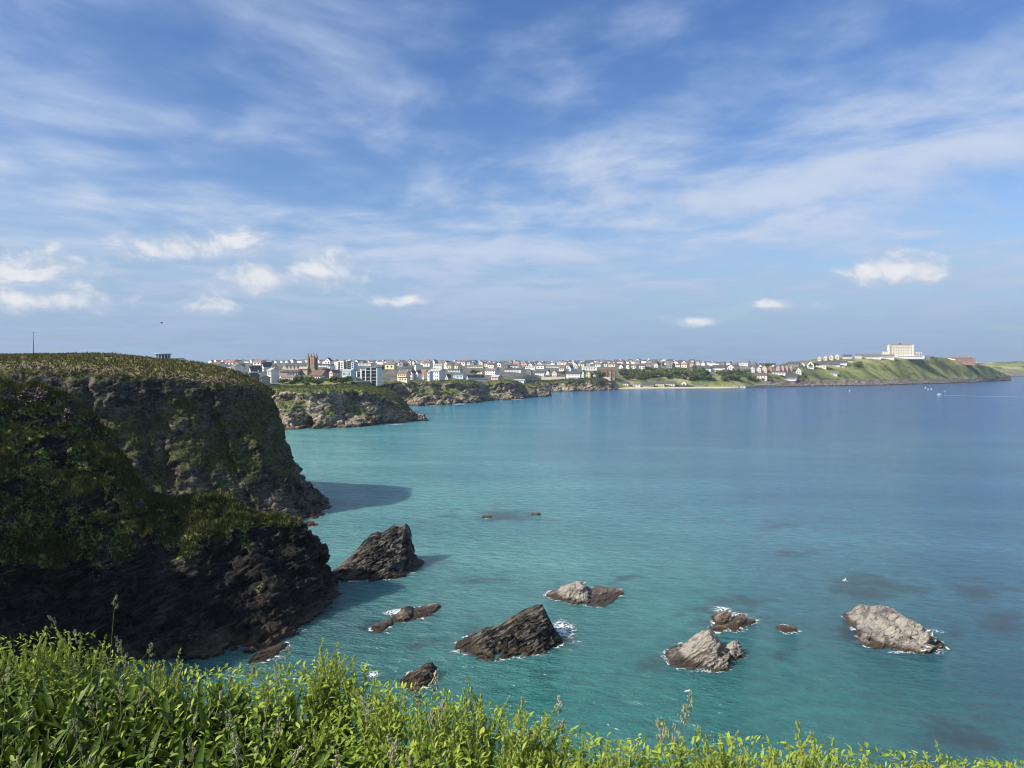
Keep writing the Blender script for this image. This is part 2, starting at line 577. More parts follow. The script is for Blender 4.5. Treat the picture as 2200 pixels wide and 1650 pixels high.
WALLS = {'white': plain('white_render', (0.78, 0.77, 0.74)), 'cream': plain('cream_render', (0.74, 0.68, 0.54)), 'grey': plain('grey_stone_wall', (0.27, 0.26, 0.25), var=0.25),
         'buff': plain('buff_stone_wall', (0.46, 0.38, 0.28), var=0.2), 'pink': plain('pink_render', (0.68, 0.46, 0.38)), 'sage': plain('sage_render', (0.42, 0.45, 0.36)),
         'blue': plain('pale_blue_render', (0.56, 0.65, 0.74)), 'yellow': plain('yellow_render', (0.76, 0.66, 0.38)), 'brick': plain('red_brick_wall', (0.44, 0.26, 0.20), var=0.2),
         'apricot': plain('apricot_render', (0.78, 0.60, 0.36)), 'brown': plain('brown_brick_wall', (0.36, 0.25, 0.18), var=0.2)}
ROOFS = {'slate': plain('slate_roof', (0.085, 0.090, 0.100), 0.6, 0.2), 'grey': plain('grey_tile_roof', (0.17, 0.165, 0.16), 0.7, 0.2), 'brown': plain('brown_tile_roof', (0.17, 0.105, 0.075), 0.75, 0.2),
         'red': plain('red_tile_roof', (0.30, 0.165, 0.12), 0.75, 0.2), 'pale': plain('pale_flat_roof', (0.42, 0.42, 0.41), 0.7, 0.1)}
M_STONE = plain('church_stone', (0.30, 0.235, 0.18), 0.85, 0.25, 0.5)
M_QUAY = plain('quay_stone', (0.16, 0.15, 0.135), 0.85, 0.3, 0.3)
M_CONC = plain('concrete', (0.42, 0.41, 0.39), 0.85, 0.15)
M_METAL = plain('grey_metal', (0.13, 0.14, 0.15), 0.45, 0.1, metallic=0.6)
M_WOOD = plain('weathered_wood', (0.30, 0.27, 0.22), 0.85, 0.2, 4.0)
M_BARK = plain('bark', (0.075, 0.060, 0.045), 0.9, 0.3, 2.0)
M_WHITE = plain('white_paint', (0.80, 0.80, 0.79), 0.5, 0.04)
M_GULL_GREY = plain('gull_grey', (0.36, 0.38, 0.41), 0.7, 0.05)
M_DARK = plain('dark_feather', (0.03, 0.03, 0.032), 0.7, 0.1)
M_BEAK = plain('beak_yellow', (0.70, 0.48, 0.08), 0.5, 0.05)
M_SOIL = plain('dark_soil', (0.030, 0.028, 0.018), 0.95, 0.3, 8.0)


def sand_mat():
    m, t, out = new_mat('beach_sand')
    pos = t.node('ShaderNodeNewGeometry').outputs['Position']
    n = t.noise(pos, 0.12, 5, 0.6)
    c = t.ramp(n, [(0.3, (0.52, 0.43, 0.30)), (0.7, (0.72, 0.62, 0.47))])
    z = t.sep(pos)[2]
    c = t.mix(t.step(z, 0.15, 0.7, 0.75, 0.0), c, (0.22, 0.165, 0.105))
    principled(t, out, c, 0.9, 0.1)
    return m


M_SAND = sand_mat()


def glass_mat():
    m, t, out = new_mat('window_glass')
    pos = t.node('ShaderNodeNewGeometry').outputs['Position']
    c = t.ramp(t.noise(pos, 0.7, 2), [(0.3, (0.018, 0.022, 0.028)), (0.7, (0.055, 0.065, 0.075))])
    principled(t, out, c, 0.08, 0.6)
    return m


M_GLASS = glass_mat()


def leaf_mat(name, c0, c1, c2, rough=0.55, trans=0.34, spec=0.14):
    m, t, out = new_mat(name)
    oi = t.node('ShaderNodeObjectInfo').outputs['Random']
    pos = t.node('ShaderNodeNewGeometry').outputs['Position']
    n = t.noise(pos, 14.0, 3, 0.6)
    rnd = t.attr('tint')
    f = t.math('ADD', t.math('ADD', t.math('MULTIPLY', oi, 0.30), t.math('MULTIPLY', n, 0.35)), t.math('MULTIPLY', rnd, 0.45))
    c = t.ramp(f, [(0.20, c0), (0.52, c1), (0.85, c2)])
    p = t.node('ShaderNodeBsdfPrincipled')
    t.put(p.inputs['Base Color'], c)
    t.put(p.inputs['Roughness'], rough)
    t.put(p.inputs['Specular IOR Level'], spec)
    t.put(p.inputs['Normal'], t.bump(t.noise(pos, 90.0, 3, 0.6), 0.25, 0.004))
    tr = t.node('ShaderNodeBsdfTranslucent')
    t.put(tr.inputs['Color'], t.mix(0.5, c, t.mix(1.0, c, (1.5, 1.5, 0.5), 'MULTIPLY')))
    mx = t.node('ShaderNodeMixShader')
    mx.inputs[0].default_value = trans
    t.l.new(p.outputs[0], mx.inputs[1])
    t.l.new(tr.outputs[0], mx.inputs[2])
    t.l.new(mx.outputs[0], out.inputs[0])
    return m


M_BEET = leaf_mat('sea_beet_leaf', (0.036, 0.072, 0.009), (0.185, 0.285, 0.030), (0.46, 0.54, 0.085))
M_SPIKE = leaf_mat('sea_beet_flower_spike', (0.15, 0.21, 0.035), (0.25, 0.32, 0.055), (0.36, 0.42, 0.10), 0.6, 0.2, 0.2)
M_STALK = leaf_mat('sea_beet_stem', (0.13, 0.17, 0.045), (0.23, 0.27, 0.080), (0.36, 0.36, 0.13), 0.55, 0.15, 0.3)
M_PLANT = leaf_mat('plantain_leaf', (0.028, 0.054, 0.010), (0.066, 0.112, 0.017), (0.14, 0.19, 0.034), 0.40, 0.22)
M_GRASS = leaf_mat('grass_stalk', (0.10, 0.11, 0.045), (0.19, 0.19, 0.085), (0.34, 0.31, 0.18), 0.65, 0.15, 0.2)
M_SEED = leaf_mat('grass_seed_head', (0.16, 0.17, 0.085), (0.27, 0.27, 0.145), (0.42, 0.40, 0.26), 0.8, 0.15, 0.1)
M_TUFT = leaf_mat('cliff_grass', (0.020, 0.028, 0.008), (0.066, 0.076, 0.020), (0.16, 0.150, 0.055), 0.7, 0.15, 0.15)
M_TREE = leaf_mat('tree_leaf', (0.042, 0.062, 0.020), (0.080, 0.110, 0.032), (0.14, 0.17, 0.052), 0.7, 0.1, 0.15)
M_THRIFT = leaf_mat('thrift_flower', (0.34, 0.20, 0.25), (0.52, 0.34, 0.40), (0.66, 0.54, 0.56), 0.8, 0.1, 0.1)

# ------------------------------------------------------------------ cliffs: sheets built from cross-sections
def bedded(P, N, amp, s1, s2, s3, seed, warp=1.0):
    """blocky protrusion of tilted beds, one random offset for every block"""
    wv = np.stack([fbm(P * 0.12, 3, seed + 1), fbm(P * 0.12, 3, seed + 2), fbm(P * 0.12, 3, seed + 3)], 1) * warp
    Q = P + wv
    d = np.stack([Q @ np.array(STRATA) / s1, Q @ np.array(S_T1) / s2, Q @ np.array(S_T2) / s3], 1)
    row = np.floor(d[:, 0])
    d[:, 1] += row * 0.37
    d[:, 2] += row * 0.61
    return amp * cell(d, seed)


def cliff_sheet(name, C, nu, nv, mat, seed, face=(1, -1), rib=(12.0, 2.0), big=2.0, bed=0.5, veg_fn=None, veg_bump=0.25, tufts=0, tuft_size=0.35, step=(1.2, 4.0, 3.0), extra=None, slope=0.5):
    """C[stations][rows] of points, inland first, below the water last; face = rows (from, to) that are cliff"""
    C = np.array([[tuple(p) for p in s] for s in C])
    K = C.shape[1]
    P = catmull(catmull(C, nu, 0), nv, 1)
    N = grid_normals(P)
    if N[:, :, 2].mean() < 0:
        N = -N
    v = np.linspace(0, K - 1, nv)[None, :].repeat(nu, 0)
    fa = np.clip((v - face[0] + 0.15) / 0.6, 0, 1) * np.ones((nu, nv))
    flat = P.reshape(-1, 3)
    n = N.reshape(-1, 3)
    fa = fa.ravel()
    # vertical ribs and gullies
    along = np.stack([flat[:, 0], flat[:, 1], flat[:, 2] * 0.22], 1)
    along[:, 0] += flat[:, 2] * 0.30
    r = ridged(along / rib[0], 3, seed) - 0.66
    disp = fa * (rib[1] * r + big * fbm(flat / 9.0, 4, seed + 5))
    disp += (1 - fa) * slope * fbm(flat / (7.0 if slope < 1 else 5.0), 4, seed + 9)
    hn = n.copy()
    hn[:, 2] *= 0.35
    hn /= np.linalg.norm(hn, axis=1)[:, None] + 1e-6
    flat = flat + hn * disp[:, None]
    if extra is not None:
        flat = extra(flat, hn)
    n = grid_normals(flat.reshape(nu, nv, 3)).reshape(-1, 3)
    if n[:, 2].mean() < 0:
        n = -n
    veg = veg_fn(flat, n, fa)
    rockiness = np.clip(1 - veg, 0, 1)
    d2 = rockiness * np.maximum(fa, 0.0 if slope < 1 else 0.7) * (bedded(flat, n, bed, step[0], step[1], step[2], seed + 3) + bedded(flat, n, bed * 0.45, step[0] * 0.35, step[1] * 0.4, step[2] * 0.4, seed + 8) + 0.25 * bed * fbm(flat * 1.7, 3, seed + 4))
    d2 += np.clip(veg, 0, 1) * veg_bump * (fbm(flat * (0.7 if veg_bump < 0.9 else 0.28), 5, seed + 6, 0.62) * 1.4)
    flat = flat + n * d2[:, None]
    o = link(name, new_mesh(name, flat, grid_faces(nu, nv), [mat], True, {'veg': veg}))
    o['kind'] = 'structure'
    if tufts:
        add_tufts(flat.reshape(nu, nv, 3), n.reshape(nu, nv, 3), veg.reshape(nu, nv), tufts, tuft_size, seed)
    return o, flat, n, veg


TUFTS_V, TUFTS_F, TUFTS_T = [], [], []


def add_tufts(P, N, veg, count, size, seed):
    """short blades of grass and leaves standing on the overgrown parts"""
    g = np.random.default_rng(seed)
    e1 = np.linalg.norm(P[1:, :-1] - P[:-1, :-1], axis=2)
    e2 = np.linalg.norm(P[:-1, 1:] - P[:-1, :-1], axis=2)
    wgt = (e1 * e2 * np.clip(veg[:-1, :-1] - 0.35, 0, 1)).ravel()
    if wgt.sum() <= 0:
        return
    idx = g.choice(len(wgt), count, p=wgt / wgt.sum())
    iu, iv = np.unravel_index(idx, (P.shape[0] - 1, P.shape[1] - 1))
    a, b = g.random(count)[:, None], g.random(count)[:, None]
    p = P[iu, iv] * (1 - a) * (1 - b) + P[iu + 1, iv] * a * (1 - b) + P[iu, iv + 1] * (1 - a) * b + P[iu + 1, iv + 1] * a * b
    n = N[iu, iv]
    tint = np.clip(0.5 + 0.9 * fbm(p * 0.35, 3, seed + 77) + g.normal(0, 0.12, count), 0, 1)
    for k in range(4):
        ang = g.random(count) * 2 * np.pi
        h = size * (0.5 + g.random(count)) 
        side = np.stack([np.cos(ang), np.sin(ang), np.zeros(count)], 1)
        up = n * 0.5 + np.array([0, 0, 0.75]) + side * 0.0
        lean = np.stack([-np.sin(ang), np.cos(ang), np.zeros(count)], 1) * g.normal(0, 0.5, count)[:, None]
        w_ = (size * 0.22 * (0.6 + g.random(count)))[:, None]
        q = p + side * g.normal(0, size * 0.3, count)[:, None]
        v0, v1 = q - side * w_ - n * 0.03, q + side * w_ - n * 0.03
        v2 = q + (up + lean) * h[:, None]
        base = sum(len(x) for x in TUFTS_V)
        TUFTS_V.append(np.stack([v0, v1, v2], 1).reshape(-1, 3))
        TUFTS_F.append(base + np.arange(count * 3).reshape(-1, 3))
        TUFTS_T.append(np.repeat(tint, 3))


def face_rows(lip, base, bulge=(0.16, 0.40, 0.70), drop=(0.27, 0.55, 0.80)):
    rows = [lip]
    for hf, vf in zip(bulge, drop):
        rows.append(Vector((lip.x + (base.x - lip.x) * hf, lip.y + (base.y - lip.y) * hf, lip.z + (base.z - lip.z) * vf)))
    out = (base - lip)
    out.z = 0
    out = out.normalized() if out.length > 1e-3 else Vector((0, -1, 0))
    rows += [base, base + out * 2.5 + Vector((0, 0, -4))]
    return rows


def smooth01(x, a, b):
    t = np.clip((x - a) / (b - a), 0, 1)
    return t * t * (3 - 2 * t)


# --- the main cliff on the left with its grassy plateau
def st(ridge, lip, base, back=None, mids=None):
    rp, lp = at(*ridge), at(*lip)
    bp = base_at(base[0], base[1])
    bk = rp + Vector((-4, 34, -1.0)) if back is None else rp + Vector(back)
    bk2 = bk + Vector((-6, 45, -2.5)) if back is None else bk + Vector((-45, 6, -6))
    rows = face_rows(lp, bp)
    if mids:
        for k, mp in enumerate(mids):
            rows[k + 1] = at(*mp)
    mid = (rp * 0.45 + lp * 0.55) + Vector((0, 0, 0.5))
    return [bk2, bk, rp, mid] + rows


MAIN = [st((-420, 770, 190), (-430, 790, 138), (-440, 126), (-30, 18, -1)),
        st((-230, 768, 192), (-230, 788, 150), (-240, 138), (-30, 18, -1)),
        st((0, 766, 196), (0, 789, 160), (-8, 148), (-30, 18, -1)),
        st((130, 763, 198), (130, 793, 164), (140, 151), (-28, 18, -1)),
        st((250, 764, 200), (250, 800, 168), (273, 155), (-26, 17, -1)),
        st((340, 774, 202), (340, 806, 172), (378, 158), (-22, 16, -1)),
        st((430, 782, 205), (425, 814, 177), (475, 163), (-28, 10, -1)),
        st((505, 805, 206), (500, 823, 183), (567, 169), (-34, 6, -1)),
        st((545, 828, 205), (548, 836, 190), (640, 176), (-36, 2, -1), [(570, 900, 187), (592, 985, 184), (622, 1070, 179)]),
        st((565, 846, 207), (583, 852, 200), (704, 193), (-40, -1, -1), [(601, 905, 198), (618, 980, 196), (672, 1050, 194)]),
        st((535, 848, 208), (555, 858, 206), (650, 205), (-40, -2, -1), None),
        st((440, 840, 208), (450, 855, 209), (480, 213), (-34, -2, -1), None),
        st((300, 825, 210), (310, 840, 212), (330, 217), (-34, -2, -1), None)]


def buttress(flat, hn):
    c = 0.87 * flat[:, 0] + 0.50 * flat[:, 1]
    z = flat[:, 2]
    push = np.zeros(len(flat))
    for (c0, k, amp_, wl, wr, zt) in ((-11.0, .15, 3.4, 1.6, 4.0, 34.5), (-4.4, .18, 2.6, 1.4, 4.5, 34), (5.5, .20, 5.0, 1.7, 6.5, 34.5), (16.2, .24, 3.0, 1.5, 4.5, 33), (23.0, .26, 2.8, 1.5, 4.5, 33), (29.0, .30, 4.8, 1.6, 6.5, 33.5), (38.5, .35, 3.4, 1.6, 6.0, 30), (47.0, .40, 3.0, 2.0, 5.0, 24)):
        q = c - (c0 + k * (34 - z)) - 1.2 * fbm(flat / 5.0, 3, int(c0))
        w_ = np.where(q < 0, wl, wr)
        push += amp_ * np.exp(-(q / w_) ** 2) * smooth01(z, zt + 1, zt - 4) * (0.75 + 0.5 * fbm(flat / 4.0, 2, int(c0) + 3))
    m = (flat[:, 1] < 203) * 1.0
    return flat + np.array([-0.12, -0.99, 0.0])[None] * (push * smooth01(z, -2, 4) * m)[:, None] * 0.85


def veg_main(p, n, fa):
    z = p[:, 2]
    v = 0.20 + 0.60 * smooth01(n[:, 2], 0.22, 0.65) + 0.60 * fbm(p / 9.0, 4, 901) + 0.50 * fbm(p / 2.6, 3, 902)
    v += 0.22 * smooth01(z, 6, 16) - 0.70 * smooth01(z, 12, 3) - 0.55 * smooth01(z, 27, 31) * (fa > 0.5)
    v = np.clip(v, 0, 1.0)
    return np.where(fa < 0.55, 1.0 + 0.9 * smooth01(0.55 - fa, 0.0, 0.4), v)


main_o, main_p, main_n, main_v = cliff_sheet('cliff', MAIN, 620, 330, M_CLIFF, 21, (4, 8), (13.0, 3.4), 2.0, 0.75, veg_main, 0.55, 40000, 0.42, (1.2, 4.0, 3.0), buttress)

# --- the near spur running down from the left into the sea
def sp(ridge, edge, base, lower=0.5):
    rp, ep = at(*ridge), at(*edge)
    bp = base_at(*base)
    out = (bp - ep)
    out.z = 0
    out = out.normalized() if out.length > 0.2 else Vector((0.4, -1, 0)).normalized()
    m1 = rp * 0.66 + ep * 0.34 + Vector((0, 0, 1.2))
    m2 = rp * 0.33 + ep * 0.67 + Vector((0, 0, 1.4))
    b1, b2 = rp + Vector((-.6, 3, -1.5)), rp + Vector((-2.5, 8, -rp.z * 0.6))
    b3 = rp + Vector((-3, 11, 0))
    b3.z = -3
    c1 = Vector((ep.x + (bp.x - ep.x) * 0.3, ep.y + (bp.y - ep.y) * 0.3, ep.z * 0.62))
    c2 = Vector((ep.x + (bp.x - ep.x) * 0.65, ep.y + (bp.y - ep.y) * 0.65, ep.z * 0.28))
    return [b3, b2, b1, rp, m1, m2, ep, c1, c2, bp, bp + out * 2 + Vector((0, 0, -4))]


SPUR = [sp((-800, 640, 70), (-900, 1000, 60), (-960, 50)),
        sp((-560, 670, 86), (-640, 1080, 76), (-700, 66)),
        sp((-270, 705, 97), (-330, 1140, 87), (-430, 76)),  # unseen stations up to here, ridge raised to shade the spur and cove
        sp((-70, 806, 101), (-130, 1150, 90), (-210, 80)),
        sp((0, 832, 102), (-70, 1150, 92), (-150, 82)),
        sp((85, 841, 104), (60, 1165, 95), (20, 85)),
        sp((165, 884, 106), (175, 1185, 97), (150, 88)),
        sp((255, 970, 108), (285, 1205, 99), (265, 90)),
        sp((318, 1062, 110), (355, 1220, 101), (365, 92)),
        sp((450, 1064, 113), (475, 1200, 105), (480, 94)),
        sp((545, 1114, 115), (570, 1180, 109), (590, 97)),
        sp((612, 1119, 117), (640, 1168, 112), (655, 105)),
        sp((664, 1144, 119), (683, 1188, 116), (700, 114)),
        sp((688, 1190, 121), (703, 1232, 120.5), (719, 122)),
        sp((664, 1200, 123), (672, 1235, 123.5), (688, 126))]


def veg_spur(p, n, fa):
    z = p[:, 2]
    v = 0.42 + 0.50 * smooth01(n[:, 2], 0.3, 0.75) + 0.55 * fbm(p / 8.0, 4, 333) + 0.60 * fbm(p / 2.4, 3, 334) - 0.85 * smooth01(z, 13.5, 7.5)
    v -= 0.35 * smooth01(p[:, 0], -34, -29)
    return np.clip(v, 0, 1.05)


spur_o, spur_p, spur_n, spur_v = cliff_sheet('headland', SPUR, 560, 330, M_SPUR_SHADED, 55, (5.4, 9), (8.0, 2.6), 1.5, 0.85, veg_spur, 0.75, 42000, 0.40, (1.0, 3.2, 2.6), None, 1.7)

# --- the ground the viewer stands on, its edge running away to the left
def edge_d(px):
    return np.interp(px, [-700, 0, 250, 700, 900, 1250, 1600, 2200, 2900], [4.4, 3.75, 3.7, 3.45, 3.15, 2.72, 2.62, 2.5, 2.3])


GROUND_Z = 33.28
pxs = np.linspace(-1500, 3600, 90)
rows = []
for q in pxs:
    e = float(edge_d(q))
    x = (q - CX) / FOC
    col = []
    for (dd, zz) in ((-9.0, 0.6), (-3.0, 0.25), (0.6, 0.05), (1.4, 0.0), (2.0, 0.0), (e - 0.15, -0.02), (e + 0.25, -0.25), (e + 0.9, -1.3), (e + 2.2, -5.0), (e + 4.5, -16.0), (e + 7.0, -27.0), (e + 9.0, -36.0)):
        yy = dd
        col.append((x * max(e, 2.5) * 1.0 + (0 if dd > 0 else x * 2), yy, GROUND_Z + zz))
    rows.append(col)
G = catmull(np.array(rows), 130, 1)
gf = G.reshape(-1, 3)
gf = gf + np.stack([np.zeros(len(gf)), np.zeros(len(gf)), 0.05 * fbm(gf * 1.5, 4, 71)], 1)
go = link('clifftop_ground', new_mesh('clifftop_ground', gf, grid_faces(len(pxs), 130), [M_SOIL], True))
go['kind'] = 'structure'

# --- the cliff that closes the cove between the viewer and the near headland (out of view on the left, raised to shade the cove)
WALL = []
for (x, y, z, bx, by) in ((-78, 78, 40, -62, 62), (-84, 58, 41, -64, 50), (-76, 34, 41, -56, 32), (-58, 14, 39, -40, 20), (-38, 2, 37.5, -26, 12), (-20, -6, 34.5, -12, 10)):
    t_ = Vector((x, y, z))
    f_ = Vector((bx, by, 0))
    WALL.append([t_ + Vector((-60, -40, 2)), t_ + Vector((-25, -14, 1)), t_ + Vector((-6, -3, .3))] + face_rows(t_, f_))
cliff_sheet('cliff', WALL, 120, 90, M_SPUR_SHADED, 66, (3, 7), (9.0, 2.0), 1.5, 0.5, veg_main, 0.4)

# --- the headland across the first bay (mid distance)
def sfar(inland, lip, base, mids=None):
    ip, lp = at(*inland), at(*lip)
    bp = base_at(*base)
    b0 = ip + Vector((0, 60, -3))
    rows = face_rows(lp, bp)
    if mids:
        for k, mp in enumerate(mids):
            rows[k + 1] = at(*mp)
    return [b0, ip, (ip + lp) * 0.5 + Vector((0, 0, 0.6))] + rows


def veg_far(lo, hi, seed, bias=0.0):
    def f(p, n, fa):
        z = p[:, 2]
        v = 0.34 + bias + 0.55 * smooth01(n[:, 2], 0.3, 0.75) + 0.75 * fbm(p / 16.0, 4, seed) + 0.45 * smooth01(z, lo, hi) - 0.6 * smooth01(z, 9, 3)
        return np.clip(np.where(fa < 0.4, 1.0, v), 0, 1.05)
    return f


def cave(flat, hn):
    c = at(651, 912, 434)
    q = flat - np.array(c)
    r = np.sqrt((q[:, 0] / 3.4) ** 2 + ((flat[:, 2] - 1.0) / 5.2) ** 2)
    k = smooth01(r, 1.15, 0.55) * (np.abs(q[:, 1]) < 30)
    flat = flat.copy()
    flat[:, 1] += 16 * k
    return flat


MIDH = [sfar((480, 828, 560), (490, 838, 470), (500, 420)),
        sfar((570, 829, 560), (575, 836, 470), (580, 424)),
        sfar((630, 829, 560), (628, 838, 462), (628, 430)),
        sfar((690, 828, 560), (685, 838, 462), (690, 438)),
        sfar((750, 826, 560), (745, 836, 475), (755, 452)),
        sfar((790, 830, 560), (795, 842, 485), (812, 470)),
        sfar((818, 838, 560), (828, 852, 494), (850, 484)),
        sfar((835, 850, 560), (850, 866, 502), (878, 497)),
        sfar((850, 868, 550), (872, 884, 508), (905, 508)),
        sfar((862, 885, 545), (885, 896, 516), (914, 514)),
        sfar((850, 885, 560), (870, 896, 540), (890, 545))]
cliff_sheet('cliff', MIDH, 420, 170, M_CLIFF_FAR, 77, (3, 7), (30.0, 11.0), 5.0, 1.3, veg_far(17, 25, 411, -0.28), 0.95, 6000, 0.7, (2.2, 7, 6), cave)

THIRD = [sfar((780, 822, 800), (790, 826, 735), (800, 690)),
         sfar((835, 820, 810), (838, 823, 735), (848, 697)),
         sfar((868, 819, 820), (868, 822, 742), (872, 702)),
         sfar((900, 818, 830), (898, 821, 752), (900, 706)),
         sfar((935, 818, 840), (930, 821, 764), (938, 722)),
         sfar((965, 818, 850), (962, 821, 776), (968, 738)),
         sfar((995, 818, 860), (990, 820, 790), (1000, 758)),
         sfar((1018, 818, 900), (1012, 822, 806), (1026, 778)),
         sfar((1032, 820, 930), (1030, 824, 862), (1036, 822)),
         sfar((1052, 818, 940), (1052, 823, 872), (1048, 822)),
         sfar((1072, 817, 950), (1074, 820, 868), (1066, 838)),
         sfar((1095, 818, 960), (1098, 821, 878), (1108, 852)),
         sfar((1112, 820, 970), (1113, 827, 900), (1128, 880)),
         sfar((1125, 824, 990), (1124, 829, 935), (1136, 905)),
         sfar((1148, 824, 1000), (1148, 830, 950), (1160, 925)),
         sfar((1162, 830, 1000), (1166, 836, 960), (1180, 950)),
         sfar((1150, 832, 1030), (1158, 838, 990), (1170, 1000))]
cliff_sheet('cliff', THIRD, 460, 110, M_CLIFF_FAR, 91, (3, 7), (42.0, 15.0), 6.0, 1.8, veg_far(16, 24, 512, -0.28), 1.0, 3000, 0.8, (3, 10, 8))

FOURTH = [sfar((1150, 819, 1220), (1150, 823, 1150), (1140, 1105)),
          sfar((1185, 817, 1230), (1185, 821, 1155), (1182, 1112)),
          sfar((1212, 815, 1240), (1212, 818, 1170), (1214, 1128)),
          sfar((1240, 814, 1250), (1240, 817, 1185), (1242, 1150)),
          sfar((1268, 813, 1260), (1266, 817, 1200), (1272, 1165)),
          sfar((1292, 814, 1270), (1290, 818, 1215), (1298, 1185)),
          sfar((1305, 818, 1290), (1304, 822, 1230), (1316, 1205)),
          sfar((1310, 822, 1300), (1310, 828, 1260), (1322, 1250))]
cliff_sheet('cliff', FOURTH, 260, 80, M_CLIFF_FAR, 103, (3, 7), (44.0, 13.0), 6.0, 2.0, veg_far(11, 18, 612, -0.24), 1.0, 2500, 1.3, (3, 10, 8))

# --- the hillside that carries the town and the far headland
GT = {
    300: [(812, 420), (800, 480), (792, 600), (787, 800), (783, 1100), (780, 1500), (778, 1800)],
    480: [(829, 500), (818, 570), (806, 640), (797, 780), (789, 1000), (783, 1400), (779, 1750)],
    560: [(831, 520), (823, 580), (810, 650), (799, 780), (790, 1000), (783, 1400), (779, 1750)],
    760: [(828, 540), (818, 610), (808, 700), (798, 860), (789, 1100), (783, 1400), (779, 1750)],
    800: [(825, 745), (818, 780), (808, 850), (798, 960), (789, 1180), (783, 1450), (779.5, 1800)],
    900: [(823, 760), (816, 800), (806, 900), (797, 1050), (789, 1300), (784, 1600), (780, 1950)],
    1100: [(823, 920), (815, 970), (806, 1080), (797, 1250), (789, 1500), (785, 1800), (780, 2150)],
    1126: [(822, 1010), (815, 1050), (806, 1130), (797, 1290), (789, 1530), (785, 1820), (780, 2150)],
    1150: [(819, 1225), (813, 1250), (806, 1290), (797, 1400), (789, 1600), (785, 1860), (780, 2170)],
    1250: [(818, 1225), (813, 1230), (805, 1300), (797, 1430), (789, 1650), (785, 1900), (779, 2200)],
    1350: [(831, 1318), (822, 1345), (809, 1380), (797, 1480), (788, 1650), (783, 1850), (778, 2100)],
    1415: [(831, 1325), (822, 1350), (809, 1390), (797, 1500), (785, 1650), (776, 1900), (775, 2000)],
    1470: [(831, 1330), (822, 1352), (806, 1390), (798, 1480), (789, 1620), (782, 1850), (780, 2000)],
    1560: [(831, 1345), (822, 1368), (804, 1405), (797, 1480), (790, 1600), (786, 1800), (783, 2000)],
    1660: [(829, 1405), (820, 1430), (808, 1460), (800, 1490), (793, 1530), (788, 1600), (786, 1700)],
    1760: [(826, 1482), (815, 1505), (800, 1535), (790, 1560), (779, 1610), (773, 1670), (771, 1750)],
    1850: [(825, 1525), (815, 1550), (800, 1585), (785, 1625), (774, 1670), (769, 1720), (768, 1800)],
    1935: [(824, 1600), (812, 1640), (795, 1680), (780, 1710), (770, 1735), (766, 1760), (766, 1800)],
    1990: [(821, 1680), (810, 1720), (795, 1755), (782, 1785), (772, 1805), (768, 1830), (768, 1900)],
    2020: [(820, 1720), (809, 1760), (795, 1795), (782, 1825), (771, 1850), (766, 1870), (767, 1930)],
    2060: [(819, 1780), (808, 1820), (795, 1850), (785, 1870), (779, 1890), (777, 1910), (777, 1960)],
    2115: [(817, 1900), (807, 1940), (798, 1965), (792, 1985), (787, 2000), (785, 2020), (785, 2060)],
    2150: [(816, 2040), (812, 2060), (807, 2080), (803, 2090), (800, 2100), (799, 2110), (800, 2140)],
    2172: [(815.5, 2140), (815, 2150), (814.5, 2160), (814, 2170), (813.5, 2180), (813, 2190), (814, 2200)]}
GK = sorted(GT)
G_PY = np.array([[a for a, b in GT[k]] for k in GK], float)
G_Y = np.array([[b for a, b in GT[k]] for k in GK], float)


_fx = np.arange(300, 2173, 4.0)
_kw = np.exp(-0.5 * (np.arange(-9, 10) / 3.2) ** 2)
_kw /= _kw.sum()


def _blur(v):
    return np.convolve(np.pad(v, 9, mode='edge'), _kw, 'valid')


_FPY = [_blur(np.interp(_fx, GK, G_PY[:, r])) for r in range(7)]
_FY = [_blur(np.interp(_fx, GK, G_Y[:, r])) for r in range(7)]


def ground_cols(px):
    return np.array([np.interp(px, _fx, v) for v in _FPY]), np.array([np.interp(px, _fx, v) for v in _FY])


def ground_depth(px, py):
    p, y = ground_cols(px)
    return float(np.interp(-py, -p, y))


def on_ground(px, py):
    return at(px, py, ground_depth(px, py))


cols = []
for px in np.linspace(300, 2172, 300):
    p, y = ground_cols(px)
    c = [at(px, a, b) for a, b in zip(p, y)]
    f = c[0].copy()
    sh = sea_at(px, 1e-6 + HOR + EYE * FOC / max(c[0].y - 22, 100))
    sh.z = -1.0
    und = sh + Vector((0, -6, -5))
    bk = c[-1] + Vector((c[-1].x / c[-1].y * 150, 150, -6))
    bk2 = c[-1] + Vector((c[-1].x / c[-1].y * 700, 700, -45))
    cols.append([und, sh] + c + [bk, bk2])
HP = catmull(np.array([[tuple(q) for q in c] for c in cols]), 150, 1)
HP = catmull(HP, 640, 0)
hf = HP.reshape(-1, 3)
hn = grid_normals(HP).reshape(-1, 3)
if hn[:, 2].mean() < 0:
    hn = -hn
hx, hy, hz_ = hf[:, 0], hf[:, 1], hf[:, 2]
hpx = CX + FOC * hx / hy
shore = smooth01(hz_, 14 + 5 * fbm(np.stack([hx, hy, hz_ * 0], 1) / 45, 2, 61), 7) * smooth01(hpx, 1590, 1680) * smooth01(hz_, -4, 0.5)
hdisp = 0.8 * fbm(hf / 30, 4, 5) + 2.2 * fbm(hf / 60, 5, 6, 0.55) * smooth01(hpx, 1700, 1850) * smooth01(hz_, 3, 15) + shore * (4.5 * (ridged(np.stack([hx, hy, hz_ * 0.5], 1) / 22, 3, 8) - 0.45) + bedded(hf, hn, 1.4, 2.5, 9, 7, 14))
hf = hf + hn * hdisp[:, None]
hveg = np.clip(1.0 - shore * 1.25 + 0.5 * fbm(hf / 35, 3, 15) * (hpx > 1600), 0, 1)
htown = (1 - smooth01(hpx, 1690, 1745)) * smooth01(hy, 560, 640)
htown *= np.where((hpx > 1325) & (hpx < 1720), smooth01(hz_, 16, 24), 1)
